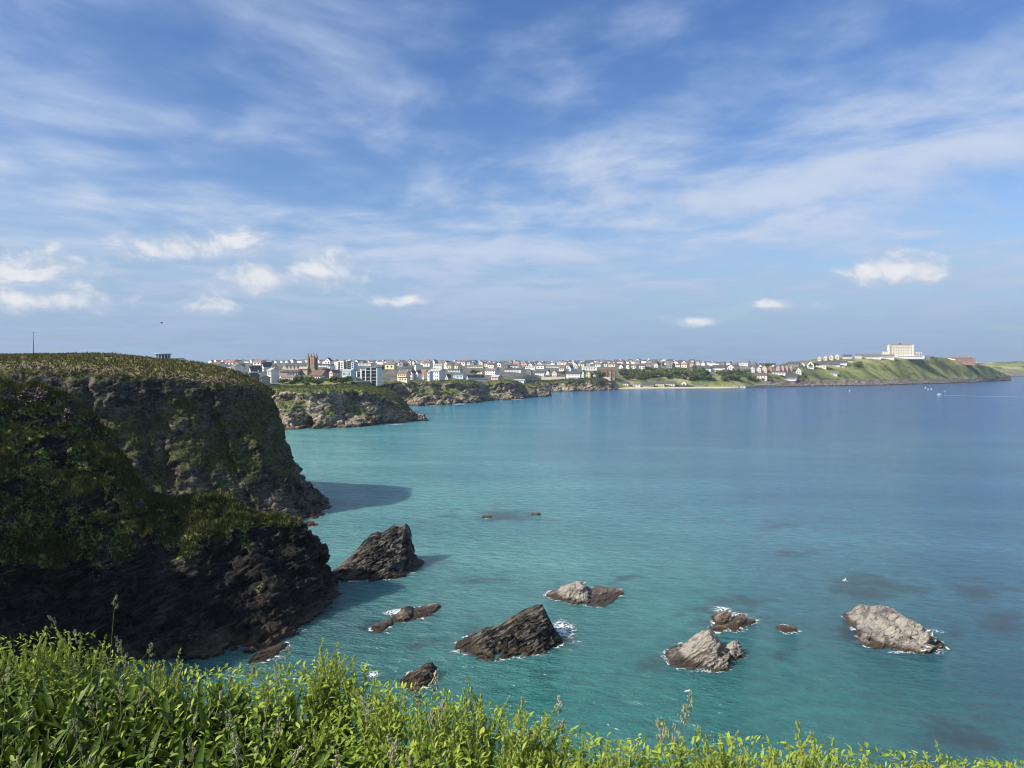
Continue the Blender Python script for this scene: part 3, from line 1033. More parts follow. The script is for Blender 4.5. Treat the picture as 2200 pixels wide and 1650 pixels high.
hs = hf.reshape(640, 150, 3)
hm = (hveg * (hpx > 1560) * smooth01(fbm(hf / 40, 3, 81), -0.05, 0.35) * (hz_ > 5)).reshape(640, 150)
add_tufts(hs, hn.reshape(640, 150, 3), np.where(hm > 0, 0.4 + hm, 0), 6000, 1.5, 19)
ho = link('town_hillside', new_mesh('town_hillside', hf, grid_faces(640, 150), [M_HILL], True, {'veg': hveg, 'town': htown}))
ho['kind'] = 'structure'

# far coast behind the headland, right edge
FC = []
for px, top in ((2060, 790), (2090, 781), (2120, 780), (2150, 778.5), (2200, 777), (2300, 776), (2500, 774), (2800, 775)):
    b = base_at(px, 3050)
    FC.append([at(px, top + 1, 3700), at(px, top, 3400), at(px, top + 6, 3230), at(px, 798, 3120), at(px, 804, 3080), b, b + Vector((0, -20, -6))])
FP = catmull(catmull(np.array([[tuple(q) for q in c] for c in FC]), 160, 0), 40, 1)
ff = FP.reshape(-1, 3)
fn = grid_normals(FP).reshape(-1, 3)
fn = fn if fn[:, 2].mean() > 0 else -fn
ff = ff + fn * (9 * fbm(ff / 90, 4, 31))[:, None]
fo = link('far_coast', new_mesh('far_coast', ff, grid_faces(160, 40), [M_HILL], True, {'veg': smooth01(ff[:, 2], 10, 26), 'town': np.zeros(len(ff))}))
fo['kind'] = 'structure'

# the harbour beach
B = []
for px in np.linspace(1312, 1592, 40):
    y0 = np.interp(px, [1312, 1340, 1400, 1560, 1592], [1252, 1262, 1280, 1296, 1330])
    t = np.interp(px, [1312, 1330, 1560, 1592], [0.1, 1, 1, 0.2])
    B.append([base_at(px, y0 - 30, -1.2), base_at(px, y0, 0.0), base_at(px, y0 + 16, 0.7 * t), base_at(px, y0 + 38, 1.5 * t), base_at(px, y0 + 62, 1.7 * t), base_at(px, y0 + 90, 1.2 * t)])
BP = catmull(np.array([[tuple(q) for q in c] for c in B]), 30, 1)
bf = BP.reshape(-1, 3)
bf[:, 2] += 0.12 * fbm(bf / 12, 3, 3)
bo = link('beach', new_mesh('beach', bf, grid_faces(40, 30), [M_SAND], True))
bo['kind'] = 'structure'

# ------------------------------------------------------------------ the sea
# water colour over sand, weed and deep ground, noted at points of the bay
TONE = [(640, 945, .100, .360, .290), (700, 960, .095, .340, .300), (800, 930, .060, .265, .255), (660, 1010, .090, .330, .300), (760, 1000, .070, .300, .285), (900, 960, .038, .225, .250),
        (950, 885, .040, .235, .235), (1050, 875, .034, .190, .215), (1200, 860, .022, .140, .190), (1400, 850, .010, .085, .150), (1600, 840, .006, .066, .135), (1900, 832, .004, .052, .120), (2190, 825, .004, .046, .110),
        (1050, 1000, .030, .195, .230), (1250, 960, .018, .135, .195), (1500, 930, .010, .095, .165), (1800, 900, .006, .066, .140), (2150, 900, .005, .055, .125),
        (800, 1090, .050, .260, .250), (950, 1090, .032, .215, .215), (1150, 1080, .024, .180, .200), (1400, 1060, .014, .120, .165), (1700, 1050, .007, .080, .140), (2150, 1050, .005, .060, .120),
        (750, 1150, .050, .250, .225), (960, 1180, .032, .225, .205), (1150, 1200, .026, .215, .195), (1400, 1200, .015, .165, .165), (1700, 1180, .008, .100, .135), (2150, 1180, .006, .070, .115),
        (900, 1270, .022, .170, .150), (1100, 1260, .022, .190, .170), (1420, 1300, .014, .190, .155), (1780, 1330, .010, .120, .125), (2150, 1360, .008, .090, .110),
        (740, 1340, .018, .110, .105), (900, 1350, .024, .165, .140), (1000, 1440, .020, .170, .140), (1250, 1400, .012, .165, .135), (1400, 1480, .010, .165, .130), (1700, 1500, .009, .150, .125), (2000, 1480, .008, .120, .115), (2180, 1500, .007, .090, .105),
        (700, 1420, .020, .130, .115), (1200, 1540, .010, .165, .130), (1700, 1620, .009, .150, .118), (2100, 1640, .007, .100, .100)]
REEF = [(1090, 1108, 95, 17, .9), (930, 1212, 60, 12, .6), (1040, 1252, 60, 13, .75), (1660, 1130, 70, 12, .55), (1710, 1192, 80, 13, .7), (1870, 1268, 120, 34, .9), (2110, 1275, 90, 32, .8), (2085, 1590, 120, 48, 1.0), (2170, 1345, 70, 40, .7),
        (1570, 1318, 120, 44, .75), (1700, 1350, 60, 22, .7), (1000, 1368, 70, 26, .6), (900, 1385, 90, 26, .55), (1690, 1412, 36, 14, .7), (1350, 1250, 60, 16, .6), (1230, 1385, 70, 30, .6), (1150, 1450, 120, 26, .35), (790, 1350, 60, 22, .6),
        (1420, 1430, 60, 22, .7), (1830, 1370, 40, 34, .8), (2060, 1370, 40, 30, .6), (870, 925, 110, 7, .25), (950, 888, 60, 4, .30), (1600, 1240, 50, 14, .3), (820, 1055, 0.1, .1, 0), (700, 1330, 60, 40, .5), (1010, 1110, 120, 20, .4), (1500, 970, 160, 5, .35), (1350, 985, 200, 5, .30), (1800, 880, 200, 3, .3), (1900, 870, 220, 3, .3)]
xs = np.concatenate([np.linspace(-9000, -160, 20)[:-1], np.linspace(-160, 160, 321)[:-1], 160 + np.cumsum(np.geomspace(1.2, 700, 90))])
ys = np.concatenate([[-3000, -800, -200, -60, 0, 15, 30], np.linspace(40, 230, 286), 230 + np.cumsum(np.geomspace(0.8, 900, 150))])
SX, SY = np.meshgrid(xs, ys, indexing='ij')
sv = np.stack([SX.ravel(), SY.ravel(), np.zeros(SX.size)], 1)
yy = np.maximum(sv[:, 1], 25)
wpx = np.clip(CX + FOC * sv[:, 0] / yy, -400, 2700)
wpy = np.clip(HOR + FOC * EYE / yy, 795, 1800)
num = np.zeros((len(sv), 3))
den_ = np.zeros(len(sv))
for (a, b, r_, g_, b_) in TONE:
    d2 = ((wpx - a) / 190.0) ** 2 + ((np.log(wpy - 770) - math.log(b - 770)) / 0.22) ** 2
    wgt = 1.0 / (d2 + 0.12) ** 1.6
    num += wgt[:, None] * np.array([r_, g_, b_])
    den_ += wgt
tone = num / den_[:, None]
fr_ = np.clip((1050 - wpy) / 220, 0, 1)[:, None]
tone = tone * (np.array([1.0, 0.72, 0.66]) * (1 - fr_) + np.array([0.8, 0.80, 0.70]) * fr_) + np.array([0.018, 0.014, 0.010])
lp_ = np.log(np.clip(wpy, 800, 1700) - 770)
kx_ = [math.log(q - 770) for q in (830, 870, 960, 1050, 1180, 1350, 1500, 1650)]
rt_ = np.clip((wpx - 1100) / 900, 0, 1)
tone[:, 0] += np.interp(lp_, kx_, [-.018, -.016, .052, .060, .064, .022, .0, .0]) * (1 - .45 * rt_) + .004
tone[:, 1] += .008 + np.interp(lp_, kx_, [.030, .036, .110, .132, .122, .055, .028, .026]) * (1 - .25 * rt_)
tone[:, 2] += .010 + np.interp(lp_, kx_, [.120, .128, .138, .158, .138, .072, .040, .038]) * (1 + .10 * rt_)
tone = np.clip(tone, 0.004, 0.6)
reef = np.zeros(len(sv))
for (a, b, ra, rb, s) in REEF:
    q = ((wpx - a) / ra) ** 2 + ((wpy - b) / rb) ** 2
    reef = np.maximum(reef, s * np.exp(-q * 0.9))
reef += 0.10 * fbm(sv / 9.0, 3, 44) * (np.abs(sv[:, 0]) < 300)
M_SEA, t, out = new_mat('sea_water')
pos = t.node('ShaderNodeNewGeometry').outputs['Position']
px_, py_, pz_ = t.sep(pos)
wavec = t.comb(t.math('MULTIPLY', px_, 0.62), t.math('ADD', py_, t.math('MULTIPLY', px_, 0.18)), 0.0)
w1 = t.noise(wavec, 0.52, 5, 0.66, 0.15)
w3 = t.noise(t.comb(t.math('MULTIPLY', px_, 0.35), py_, 0.0), 0.10, 2, 0.5, 0.1)
hgt = t.math('ADD', t.math('MULTIPLY', w1, 2.1), t.math('MULTIPLY', w3, 1.3))
nrm = t.bump(hgt, 0.8, 1.0)
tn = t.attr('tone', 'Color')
rf = t.attr('reef')
rn = t.noise(pos, 0.16, 5, 0.62, 0.3)
rm = t.step(t.math('ADD', rf, t.math('MULTIPLY', t.math('SUBTRACT', rn, 0.5), 2.0)), 0.28, 0.95)
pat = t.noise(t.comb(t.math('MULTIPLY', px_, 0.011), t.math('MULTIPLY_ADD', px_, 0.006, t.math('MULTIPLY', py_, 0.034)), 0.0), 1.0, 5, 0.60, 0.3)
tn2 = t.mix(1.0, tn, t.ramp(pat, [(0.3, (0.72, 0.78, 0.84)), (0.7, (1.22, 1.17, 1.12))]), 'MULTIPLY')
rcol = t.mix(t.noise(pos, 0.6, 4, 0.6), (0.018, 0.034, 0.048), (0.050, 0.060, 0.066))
tn2 = t.mix(1.0, tn2, t.ramp(w1, [(0.34, (0.80, 0.84, 0.87)), (0.66, (1.18, 1.16, 1.14))]), 'MULTIPLY')    # ripple light painted into the colour: crests lighter, troughs darker
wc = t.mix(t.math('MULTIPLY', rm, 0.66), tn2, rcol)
wp = principled(t, out, wc, 0.12, 0.5, nrm, IOR=1.48)
wp.subsurface_method = 'BURLEY'
t.put(wp.inputs['Subsurface Weight'], 0.6)
wp.inputs['Subsurface Radius'].default_value = (4.0, 9.0, 9.0)
wp.inputs['Subsurface Scale'].default_value = 1.0
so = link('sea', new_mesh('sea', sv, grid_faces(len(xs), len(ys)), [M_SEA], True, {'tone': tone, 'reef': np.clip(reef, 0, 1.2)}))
so['kind'] = 'structure'


# ------------------------------------------------------------------ rocks standing in the water
ROCK_OBJS = []
ROCK_BASES = []


def rock(name, label, front, thick, ridge, mat, seed, frac=0.55, nth=260, nt=90, amp=0.45, bed=(0.55, 1.7, 1.4), lump=0.6, group=None, top_flat=0.10, back=0.0, cv=1.15):
    """front: waterline pixels left to right; ridge: skyline pixels left to right; thick: metres from front to back"""
    fr = np.array([tuple(sea_at(*q)) for q in front])
    L, Rr = fr[0], fr[-1]
    y_r = lambda px: np.interp(px, [front[0][0], front[-1][0]], [L[1], Rr[1]])
    rg = np.array([tuple(at(px, py, y_r(px) + thick * frac - (0.5 if i in (0, len(ridge) - 1) else 0.0) * thick * frac)) for i, (px, py) in enumerate(ridge)])
    # closed base outline: front left->right, then the hidden back right->left
    nf = nth // 2
    fu = catmull(fr, nf, 0)
    ang = np.linspace(0, np.pi, nth - nf + 2)[1:-1]
    k = (1 - np.cos(ang)) / 2
    bk = Rr[None] * (1 - k)[:, None] + L[None] * k[:, None]
    bk[:, 1] += np.sin(ang) ** 0.7 * thick + 0.15
    bk[:, 0] += back * np.sin(ang)
    base = np.vstack([fu, bk])
    base[:, 2] = 0
    # matching point of the ridge for every base point
    rx = rg[:, 0]
    tgt = np.clip(base[:, 0], rx.min(), rx.max())
    order = np.argsort(rx)
    rp = np.stack([tgt, np.interp(tgt, rx[order], rg[order, 1]), np.interp(tgt, rx[order], rg[order, 2])], 1)
    side = np.sign(base[:, 1] - rp[:, 1])
    rp[:, 1] += side * top_flat * thick * 0.5
    rp[:, 2] = np.maximum(rp[:, 2], 0.35)
    T = np.concatenate([[-0.35, -0.12], np.linspace(0, 1, nt - 2)])
    P = np.zeros((nth, nt, 3))
    for j, tt in enumerate(T):
        if tt < 0:
            c = base.mean(0)
            P[:, j] = base + (base - c) * (-tt * 0.35)
            P[:, j, 2] = tt * 7.0
        else:
            s = tt ** cv
            P[:, j, :2] = base[:, :2] * (1 - s) + rp[:, :2] * s
            P[:, j, 2] = rp[:, 2] * (tt ** 1.05)
    N = np.cross(np.roll(P, -1, 0) - np.roll(P, 1, 0), np.gradient(P, axis=1))
    N /= np.linalg.norm(N, axis=2)[:, :, None] + 1e-9
    c = P.mean((0, 1))
    if ((P - c) * N).sum(2).mean() < 0:
        N = -N
    q = P.reshape(-1, 3)
    n = N.reshape(-1, 3)
    hmax = max(rg[:, 2].max(), 0.5)
    damp = np.tile(np.clip((1 - T) * 3.0, 0.25, 1), nth)
    low_amp = np.clip(np.repeat(rp[:, 2], nt) / (2.2 * (amp + lump * 0.5)), 0.12, 1)
    d = lump * fbm(q / (1.8 + 0.22 * hmax), 4, seed) * 1.2
    d = d + bedded(q, n, amp, bed[0], bed[1], bed[2], seed + 1, 0.5) + bedded(q, n, amp * 0.5, bed[0] * 0.4, bed[1] * 0.45, bed[2] * 0.4, seed + 2, 0.4) + 0.18 * amp * fbm(q * 3.0, 3, seed + 3)
    q = q + n * (d * damp * low_amp)[:, None]
    V = np.vstack([q])
    F = grid_faces(nth, nt, True)
    # close the crest
    topi = np.arange(nth) * nt + nt - 1
    half = nth // 2
    caps = [(topi[i], topi[i + 1], topi[(nth - 2 - i) % nth], topi[(nth - 1 - i) % nth]) for i in range(half - 1)]
    F = np.vstack([F, np.array(caps)])
    me = new_mesh(name, V, F, [mat], False, {'veg': np.zeros(len(V))})
    org = base.mean(0)
    me.transform(Matrix.Translation((-org[0], -org[1], 0)))
    o = link(name, me, None, (org[0], org[1], 0))
    tag(o, label, 'rock', group)
    ROCK_OBJS.append((o, V))
    ROCK_BASES.append((base.copy(), seed))
    return o, V


RG = 'rocks standing in the bay'
rock('sea_stack', 'tall dark sea stack with a jagged sloping crest beside the cliff headland', [(702, 1243), (730, 1247), (775, 1249), (830, 1246), (875, 1236), (908, 1216)], 9.5,
     [(704, 1236), (735, 1212), (762, 1186), (790, 1156), (800, 1147), (812, 1143), (820, 1146), (845, 1131), (858, 1133), (872, 1125), (880, 1134), (884, 1170), (892, 1198), (908, 1208)], M_STACK_DARK, 5, 0.5, 380, 130, 0.42, (0.6, 2.0, 1.6), 0.9, RG)
rock('sea_stack', 'dark wedge-shaped sea stack with slanting beds and surf at its right end', [(978, 1397), (1005, 1408), (1050, 1419), (1100, 1416), (1160, 1404), (1208, 1384)], 6.5,
     [(980, 1390), (1012, 1370), (1045, 1354), (1075, 1343), (1100, 1326), (1125, 1312), (1150, 1302), (1166, 1301), (1176, 1322), (1188, 1350), (1208, 1376)], M_STACK_DARK, 16, 0.5, 380, 120, 0.40, (0.5, 1.8, 1.3), 0.7, RG)
rock('rock', 'low pale brown ridged rock with a gull standing on its hump', [(1174, 1283), (1200, 1292), (1245, 1300), (1285, 1305), (1310, 1298), (1339, 1276)], 4.5,
     [(1176, 1280), (1200, 1266), (1222, 1256), (1245, 1249), (1256, 1254), (1262, 1268), (1280, 1271), (1300, 1268), (1320, 1265), (1337, 1265)], M_STACK_PALE, 27, 0.5, 300, 70, 0.34, (0.42, 1.6, 1.2), 0.4, RG)
rock('rock', 'small brown rock lying lowest and leftmost of the two reef rocks', [(797, 1354), (815, 1360), (843, 1342)], 2.2, [(798, 1350), (815, 1339), (830, 1333), (842, 1334)], M_REEF, 31, 0.5, 140, 40, 0.22, (0.3, 0.9, 0.7), 0.3, RG)
rock('rock', 'long low brown reef rock with surf behind its hump', [(838, 1336), (870, 1337), (893, 1331), (920, 1326), (947, 1306)], 3.0, [(840, 1330), (858, 1314), (872, 1303), (884, 1304), (894, 1318), (910, 1311), (930, 1305), (946, 1298)], M_REEF, 35, 0.5, 220, 50, 0.28, (0.35, 1.2, 0.9), 0.35, RG)
rock('sea_stack', 'pale peaked rock with a brown tide band and pointed summit', [(1437, 1428), (1460, 1437), (1500, 1440), (1548, 1443), (1566, 1436), (1579, 1412)], 6.0,
     [(1438, 1422), (1458, 1400), (1478, 1389), (1500, 1374), (1514, 1359), (1523, 1354), (1534, 1364), (1548, 1379), (1562, 1391), (1578, 1402)], M_STACK_PALE, 43, 0.5, 340, 100, 0.46, (0.55, 2.0, 1.5), 0.7, RG)
rock('rock', 'small pointed rock leaning against the right side of the pale peaked rock', [(1568, 1412), (1582, 1420), (1602, 1408)], 2.6, [(1566, 1388), (1576, 1379), (1584, 1375), (1592, 1388), (1601, 1402)], M_STACK_PALE, 47, 0.45, 150, 50, 0.26, (0.4, 1.2, 1.0), 0.3, RG)
rock('rock', 'flat brown slab, back left of the wave-washed rock cluster', [(1537, 1342), (1555, 1346), (1572, 1338)], 3.4, [(1537, 1332), (1546, 1318), (1558, 1313), (1571, 1316)], M_REEF, 51, 0.5, 150, 36, 0.2, (0.3, 1.2, 0.9), 0.25, RG)
rock('rock', 'leaning brown slab in the middle of the wave-washed rock cluster', [(1562, 1352), (1585, 1358), (1606, 1338)], 3.4, [(1564, 1344), (1580, 1330), (1595, 1319), (1605, 1322)], M_REEF, 53, 0.5, 150, 36, 0.2, (0.3, 1.2, 0.9), 0.25, RG)
rock('rock', 'small dark brown stone at the right end of the wave-washed rock cluster', [(1603, 1342), (1612, 1345), (1622, 1338)], 1.6, [(1604, 1334), (1612, 1328), (1621, 1332)], M_REEF, 55, 0.5, 100, 26, 0.15, (0.3, 0.9, 0.7), 0.2, RG)
rock('rock', 'low brown stone in front of the wave-washed rock cluster behind the pale peak', [(1528, 1356), (1545, 1360), (1562, 1354)], 2.0, [(1530, 1349), (1545, 1343), (1560, 1347)], M_REEF, 57, 0.5, 110, 26, 0.15, (0.3, 0.9, 0.7), 0.2, RG)
rock('rock', 'lone small round brown rock between the peaked rock and the broad rock', [(1675, 1355), (1693, 1362), (1714, 1357)], 2.2, [(1677, 1350), (1690, 1345), (1704, 1346), (1713, 1351)], M_REEF, 61, 0.5, 130, 30, 0.16, (0.3, 0.9, 0.7), 0.2, RG)
rock('sea_stack', 'broad pale grey rock with gulls along its right edge', [(1836, 1352), (1848, 1380), (1872, 1392), (1930, 1398), (1990, 1405), (2016, 1402), (2031, 1386)], 8.5,
     [(1840, 1330), (1848, 1314), (1862, 1307), (1885, 1311), (1905, 1309), (1925, 1312), (1945, 1322), (1960, 1338), (1985, 1352), (2008, 1363), (2029, 1378)], M_STACK_PALE, 67, 0.62, 380, 110, 0.50, (0.6, 2.4, 1.8), 0.8, RG, 0.45, 0.0, 2.0)
rock('rock', 'dark pointed rock half hidden behind the foreground plants', [(858, 1474), (885, 1482), (915, 1478), (934, 1462)], 3.6, [(860, 1464), (880, 1450), (900, 1438), (918, 1425), (929, 1424), (933, 1450)], M_STACK_DARK, 71, 0.5, 200, 60, 0.25, (0.35, 1.2, 0.9), 0.35, RG)
rock('rock', 'tiny left rock just breaking the surface over the dark reef', [(1034, 1112), (1046, 1114), (1058, 1112)], 1.8, [(1035, 1110), (1046, 1107), (1057, 1110)], M_REEF, 73, 0.5, 80, 20, 0.1, (0.3, 0.9, 0.7), 0.12, RG)
rock('rock', 'tiny right rock just breaking the surface over the dark reef', [(1142, 1107), (1152, 1109), (1163, 1106)], 1.8, [(1143, 1105), (1153, 1100), (1162, 1103)], M_REEF, 75, 0.5, 80, 20, 0.1, (0.3, 0.9, 0.7), 0.12, RG)
rock('rock', 'brown boulder at the foot of the main cliff point', [(672, 1096), (690, 1099), (709, 1092)], 4.5, [(672, 1075), (684, 1074), (696, 1080), (708, 1088)], M_STACK_DARK, 81, 0.5, 130, 36, 0.3, (0.5, 1.4, 1.2), 0.4, RG)
rock('rock', 'lower brown ledge at the foot of the main cliff point', [(655, 1112), (675, 1115), (696, 1107)], 4.0, [(656, 1098), (672, 1094), (686, 1099), (695, 1104)], M_STACK_DARK, 83, 0.5, 130, 36, 0.3, (0.5, 1.4, 1.2), 0.4, RG)
rock('rock', 'small brown rock behind the tip of the near headland', [(645, 1131), (662, 1133), (681, 1130)], 3.0, [(646, 1124), (660, 1119), (672, 1120), (680, 1126)], M_STACK_DARK, 85, 0.5, 110, 30, 0.2, (0.4, 1.2, 1.0), 0.3, RG)
rock('rock', 'dark boulder at the waterline of the near headland tip', [(700, 1280), (712, 1283), (720, 1268)], 3.0, [(700, 1266), (708, 1258), (716, 1258), (720, 1264)], M_STACK_DARK, 87, 0.5, 110, 30, 0.22, (0.4, 1.2, 1.0), 0.3, RG)
rock('rock', 'brown ledge at the foot of the near headland above the plants', [(530, 1428), (565, 1424), (595, 1408), (612, 1394)], 3.4, [(535, 1412), (555, 1404), (580, 1398), (606, 1388)], M_STACK_DARK, 89, 0.5, 170, 40, 0.3, (0.5, 1.4, 1.2), 0.4, RG)

# ------------------------------------------------------------------ surf
M_FOAM, t, out = new_mat('foam')
pos = t.node('ShaderNodeNewGeometry').outputs['Position']
lace = t.vor(t.vmath('ADD', pos, t.vmath('SCALE', t.comb(t.noise(pos, 0.9, 3), t.noise(t.vmath('ADD', pos, (9, 4, 1)), 0.9, 3), 0.0), scale=1.5)), 1.5, 'DISTANCE_TO_EDGE')
fn_ = t.noise(pos, 1.1, 5, 0.65, 0.5)
fd = t.attr('foam')
al = t.math('ADD', t.math('MULTIPLY', t.step(lace, 0.0, 0.22, 1.0, 0.0), 0.55), t.math('MULTIPLY', fn_, 0.75))
al = t.step(t.math('SUBTRACT', t.math('ADD', al, t.math('MULTIPLY', fd, 0.75)), 1.08), 0.0, 0.42)
al = t.math('MULTIPLY', al, t.step(fd, 0.02, 0.3))
bs = t.node('ShaderNodeBsdfPrincipled')
t.put(bs.inputs['Base Color'], (0.78, 0.80, 0.80))
t.put(bs.inputs['Roughness'], 0.7)
t.put(bs.inputs['Alpha'], al)
t.put(bs.inputs['Normal'], t.bump(fn_, 0.5, 0.15))
t.l.new(bs.outputs[0], out.inputs[0])


def foam(px, py, ra, rb, s=1.0, seed=0, tilt=0.0):
    c = sea_at(px, py)
    rx = ra / FOC * c.y
    ry = abs(sea_at(px, py + rb).y - c.y)
    n = 40
    g = np.linspace(-1, 1, n)
    gx, gy = np.meshgrid(g, g, indexing='ij')
    r = np.sqrt(gx ** 2 + gy ** 2)
    X, Yc = gx * rx, gy * ry
    V = np.stack([X * math.cos(tilt) - Yc * math.sin(tilt), X * math.sin(tilt) + Yc * math.cos(tilt), np.zeros_like(X)], -1).reshape(-1, 3)
    wv = V + np.array(c)
    f = np.clip(1 - r.ravel(), 0, 1) * s + 0.25 * fbm(wv / (0.35 * (rx + ry)), 3, seed) * (r.ravel() < 0.95)
    f *= np.clip((1 - r.ravel()) * 5, 0, 1)
    V[:, 2] = 0.05 + 0.04 * np.clip(f, 0, 1)
    o = link('foam', new_mesh('foam', V, grid_faces(n, n), [M_FOAM], True, {'foam': np.clip(f, 0, 1.3)}), None, (c.x, c.y, 0))
    tag(o, None, None, None, 'stuff')
    return o


for k, (a, b, ra, rb, s, ti) in enumerate([(1212, 1352, 42, 32, 1.25, 0.0), (850, 1316, 40, 12, 1.25, 0.5), (862, 1330, 22, 8, .9, 0.3), (1552, 1310, 40, 12, 1.0, 0.1), (1568, 1352, 55, 13, 1.05, 0.0), (1612, 1334, 40, 14, .95, 0.0), (1585, 1322, 45, 14, .85, 0), (1275, 1264, 26, 7, .95, 0),
                                                 (800, 1450, 22, 14, 1.1, 0), (1462, 1384, 20, 6, .8, 0), (1440, 1428, 26, 8, .7, 0), (692, 1104, 26, 5, 1.0, 0), (672, 1128, 26, 5, .9, 0), (2010, 1356, 40, 9, .8, -.4), (985, 868, 30, 2.2, 1.0, 0), (1178, 852, 14, 1.3, .8, 0), (928, 872, 16, 1.6, .8, 0),
                                                 (1178, 1284, 20, 7, .75, 0), (982, 1400, 30, 10, .75, 0), (1160, 1408, 60, 8, .62, 0), (715, 1272, 14, 6, .7, 0), (1700, 1362, 24, 6, .7, 0), (1815, 1248, 10, 4, 1.2, 0), (1045, 1110, 22, 4, .8, 0), (620, 1388, 26, 12, .6, 0.6), (1240, 1380, 30, 16, .62, 0), (648, 1352, 16, 12, .8, .7), (672, 1322, 14, 10, .8, .8), (700, 1290, 12, 8, .85, .6), (596, 1412, 20, 10, .8, .4), (1110, 1414, 36, 6, .8, 0), (760, 1250, 40, 5, .8, 0), (1930, 1402, 60, 6, .8, 0), (1510, 1444, 50, 6, .75, 0), (850, 912, 40, 1.6, .8, 0), (760, 918, 40, 1.5, .8, 0), (1110, 859, 30, 1.2, .8, 0), (1880, 826.5, 60, .8, .9, 0), (2080, 820.5, 60, .7, .9, 0)]):
    foam(a, b, ra, rb, s, 200 + k, ti)
# wash round the foot of every rock
for base, sd in ROCK_BASES:
    c = base.mean(0)
    d = base - c
    rad = np.linalg.norm(d[:, :2], axis=1)[:, None]
    rows = []
    fl = []
    nz = fbm(base * 0.6, 3, sd + 40)
    for k, (off, fv) in enumerate(((-.5, .9), (.12, 1.0), (.45, .62), (1.0, .0))):
        r = base + d / rad * off
        r[:, 2] = 0.045
        rows.append(r)
        fl.append(np.clip(fv * (.42 + 1.15 * nz), 0, 1.1))
    RV = np.stack(rows, 1)
    o = link('foam', new_mesh('foam', RV.reshape(-1, 3), grid_faces(len(base), 4, True), [M_FOAM], True, {'foam': np.stack(fl, 1).ravel()}))
    tag(o, None, None, None, 'stuff')
# wake of the motor boat
n = 60
wv = []
wf = []
for i in range(n):
    u = i / (n - 1)
    px = 2026 + u * 220
    py = 849.5 + u * 4.5
    c = sea_at(px, py)
    for s in (-1, -0.3, 0.3, 1):
        wv.append((c.x, c.y + s * (2.2 + 5.0 * u), 0.06))
        wf.append((1.35 - 0.75 * u) * (1.0 if abs(s) < 0.5 else 0.15) * (1 if i < n - 4 else 0.3))
wo_ = link('foam', new_mesh('foam', np.array(wv), grid_faces(n, 4), [M_FOAM], True, {'foam': np.array(wf)}))
tag(wo_, None, None, None, 'stuff')

# ------------------------------------------------------------------ buildings
_wall_cache, _roof_cache, _misc = {}, {}, {}


def wall_mesh(wall, ratio, hip=False):
    """unit house body with gable ends: x -.5...5 (ridge along x), y -.5...5, eaves at z=1, ridge at 1+ratio"""
    k = (wall, ratio, hip)
    if k not in _wall_cache:
        b = MB()
        if ratio == 0 or hip:
            b.box(-.5, .5, -.5, .5, -0.6, 1)
        else:
            V = []
            for x in (-.5, .5):
                V += [(x, -.5, -0.6), (x, .5, -0.6), (x, .5, 1), (x, 0, 1 + ratio), (x, -.5, 1)]
            b.add(V, [(4, 3, 2, 1, 0), (5, 6, 7, 8, 9), (0, 1, 6, 5), (1, 2, 7, 6), (2, 3, 8, 7), (3, 4, 9, 8), (4, 0, 5, 9)])
        _wall_cache[k] = b.mesh('wall', WALLS[wall] if wall in WALLS else M_STONE)
    return _wall_cache[k]


def roof_mesh(roof, ratio, hip=False):
    k = (roof, ratio, hip)
    if k not in _roof_cache:
        b = MB()
        o, th = 0.045, 0.05
        if ratio == 0:
            b.box(-.5 - o, .5 + o, -.5 - o, .5 + o, 1.003, 1.07)
        elif hip:
            e = .5 + o
            b.add([(-e, -e, .98), (e, -e, .98), (e, e, .98), (-e, e, .98), (-.22, 0, 1 + ratio), (.22, 0, 1 + ratio)],
                  [(3, 2, 1, 0), (0, 1, 5, 4), (1, 2, 5), (2, 3, 4, 5), (3, 0, 4)])
        else:
            dz = ratio * o * 2
            for s in (-1, 1):
                y0, y1 = s * (.5 + o), 0
                V = [(-.5 - o, y0, 1 - dz + .012), (.5 + o, y0, 1 - dz + .012), (.5 + o, y1, 1 + ratio + .012), (-.5 - o, y1, 1 + ratio + .012)]
                V += [(x, y, z + th) for x, y, z in V]
                F = [(0, 3, 2, 1), (4, 5, 6, 7), (0, 1, 5, 4), (1, 2, 6, 5), (2, 3, 7, 6), (3, 0, 4, 7)]
                b.add(V, F if s < 0 else [tuple(reversed(q)) for q in F])
        _roof_cache[k] = b.mesh('roof', ROOFS[roof])
    return _roof_cache[k]


def misc_mesh(kind, mat):
    k = (kind, mat.name)
    if k not in _misc:
        b = MB()
        if kind == 'window':
            b.box(-.5, .5, -.5, .5, -.5, .5)
        elif kind == 'chimney':
            b.box(-.5, .5, -.5, .5, 0, .86)
            b.box(-.6, .6, -.6, .6, .863, 1)
            for s in (-.25, .25):
                b.ring([(.14, 1.001), (.11, 1.25)], 6, 0, (s, 0))
        else:
            b.box(-.5, .5, -.5, .5, 0, 1)
        _misc[k] = b.mesh(kind, mat)
    return _misc[k]


def kid(name, me, parent, loc, scale, rz=0.0):
    o = link(name, me, parent, loc)
    o.scale = scale
    if rz:
        o.rotation_euler = (0, 0, rz)
    return o


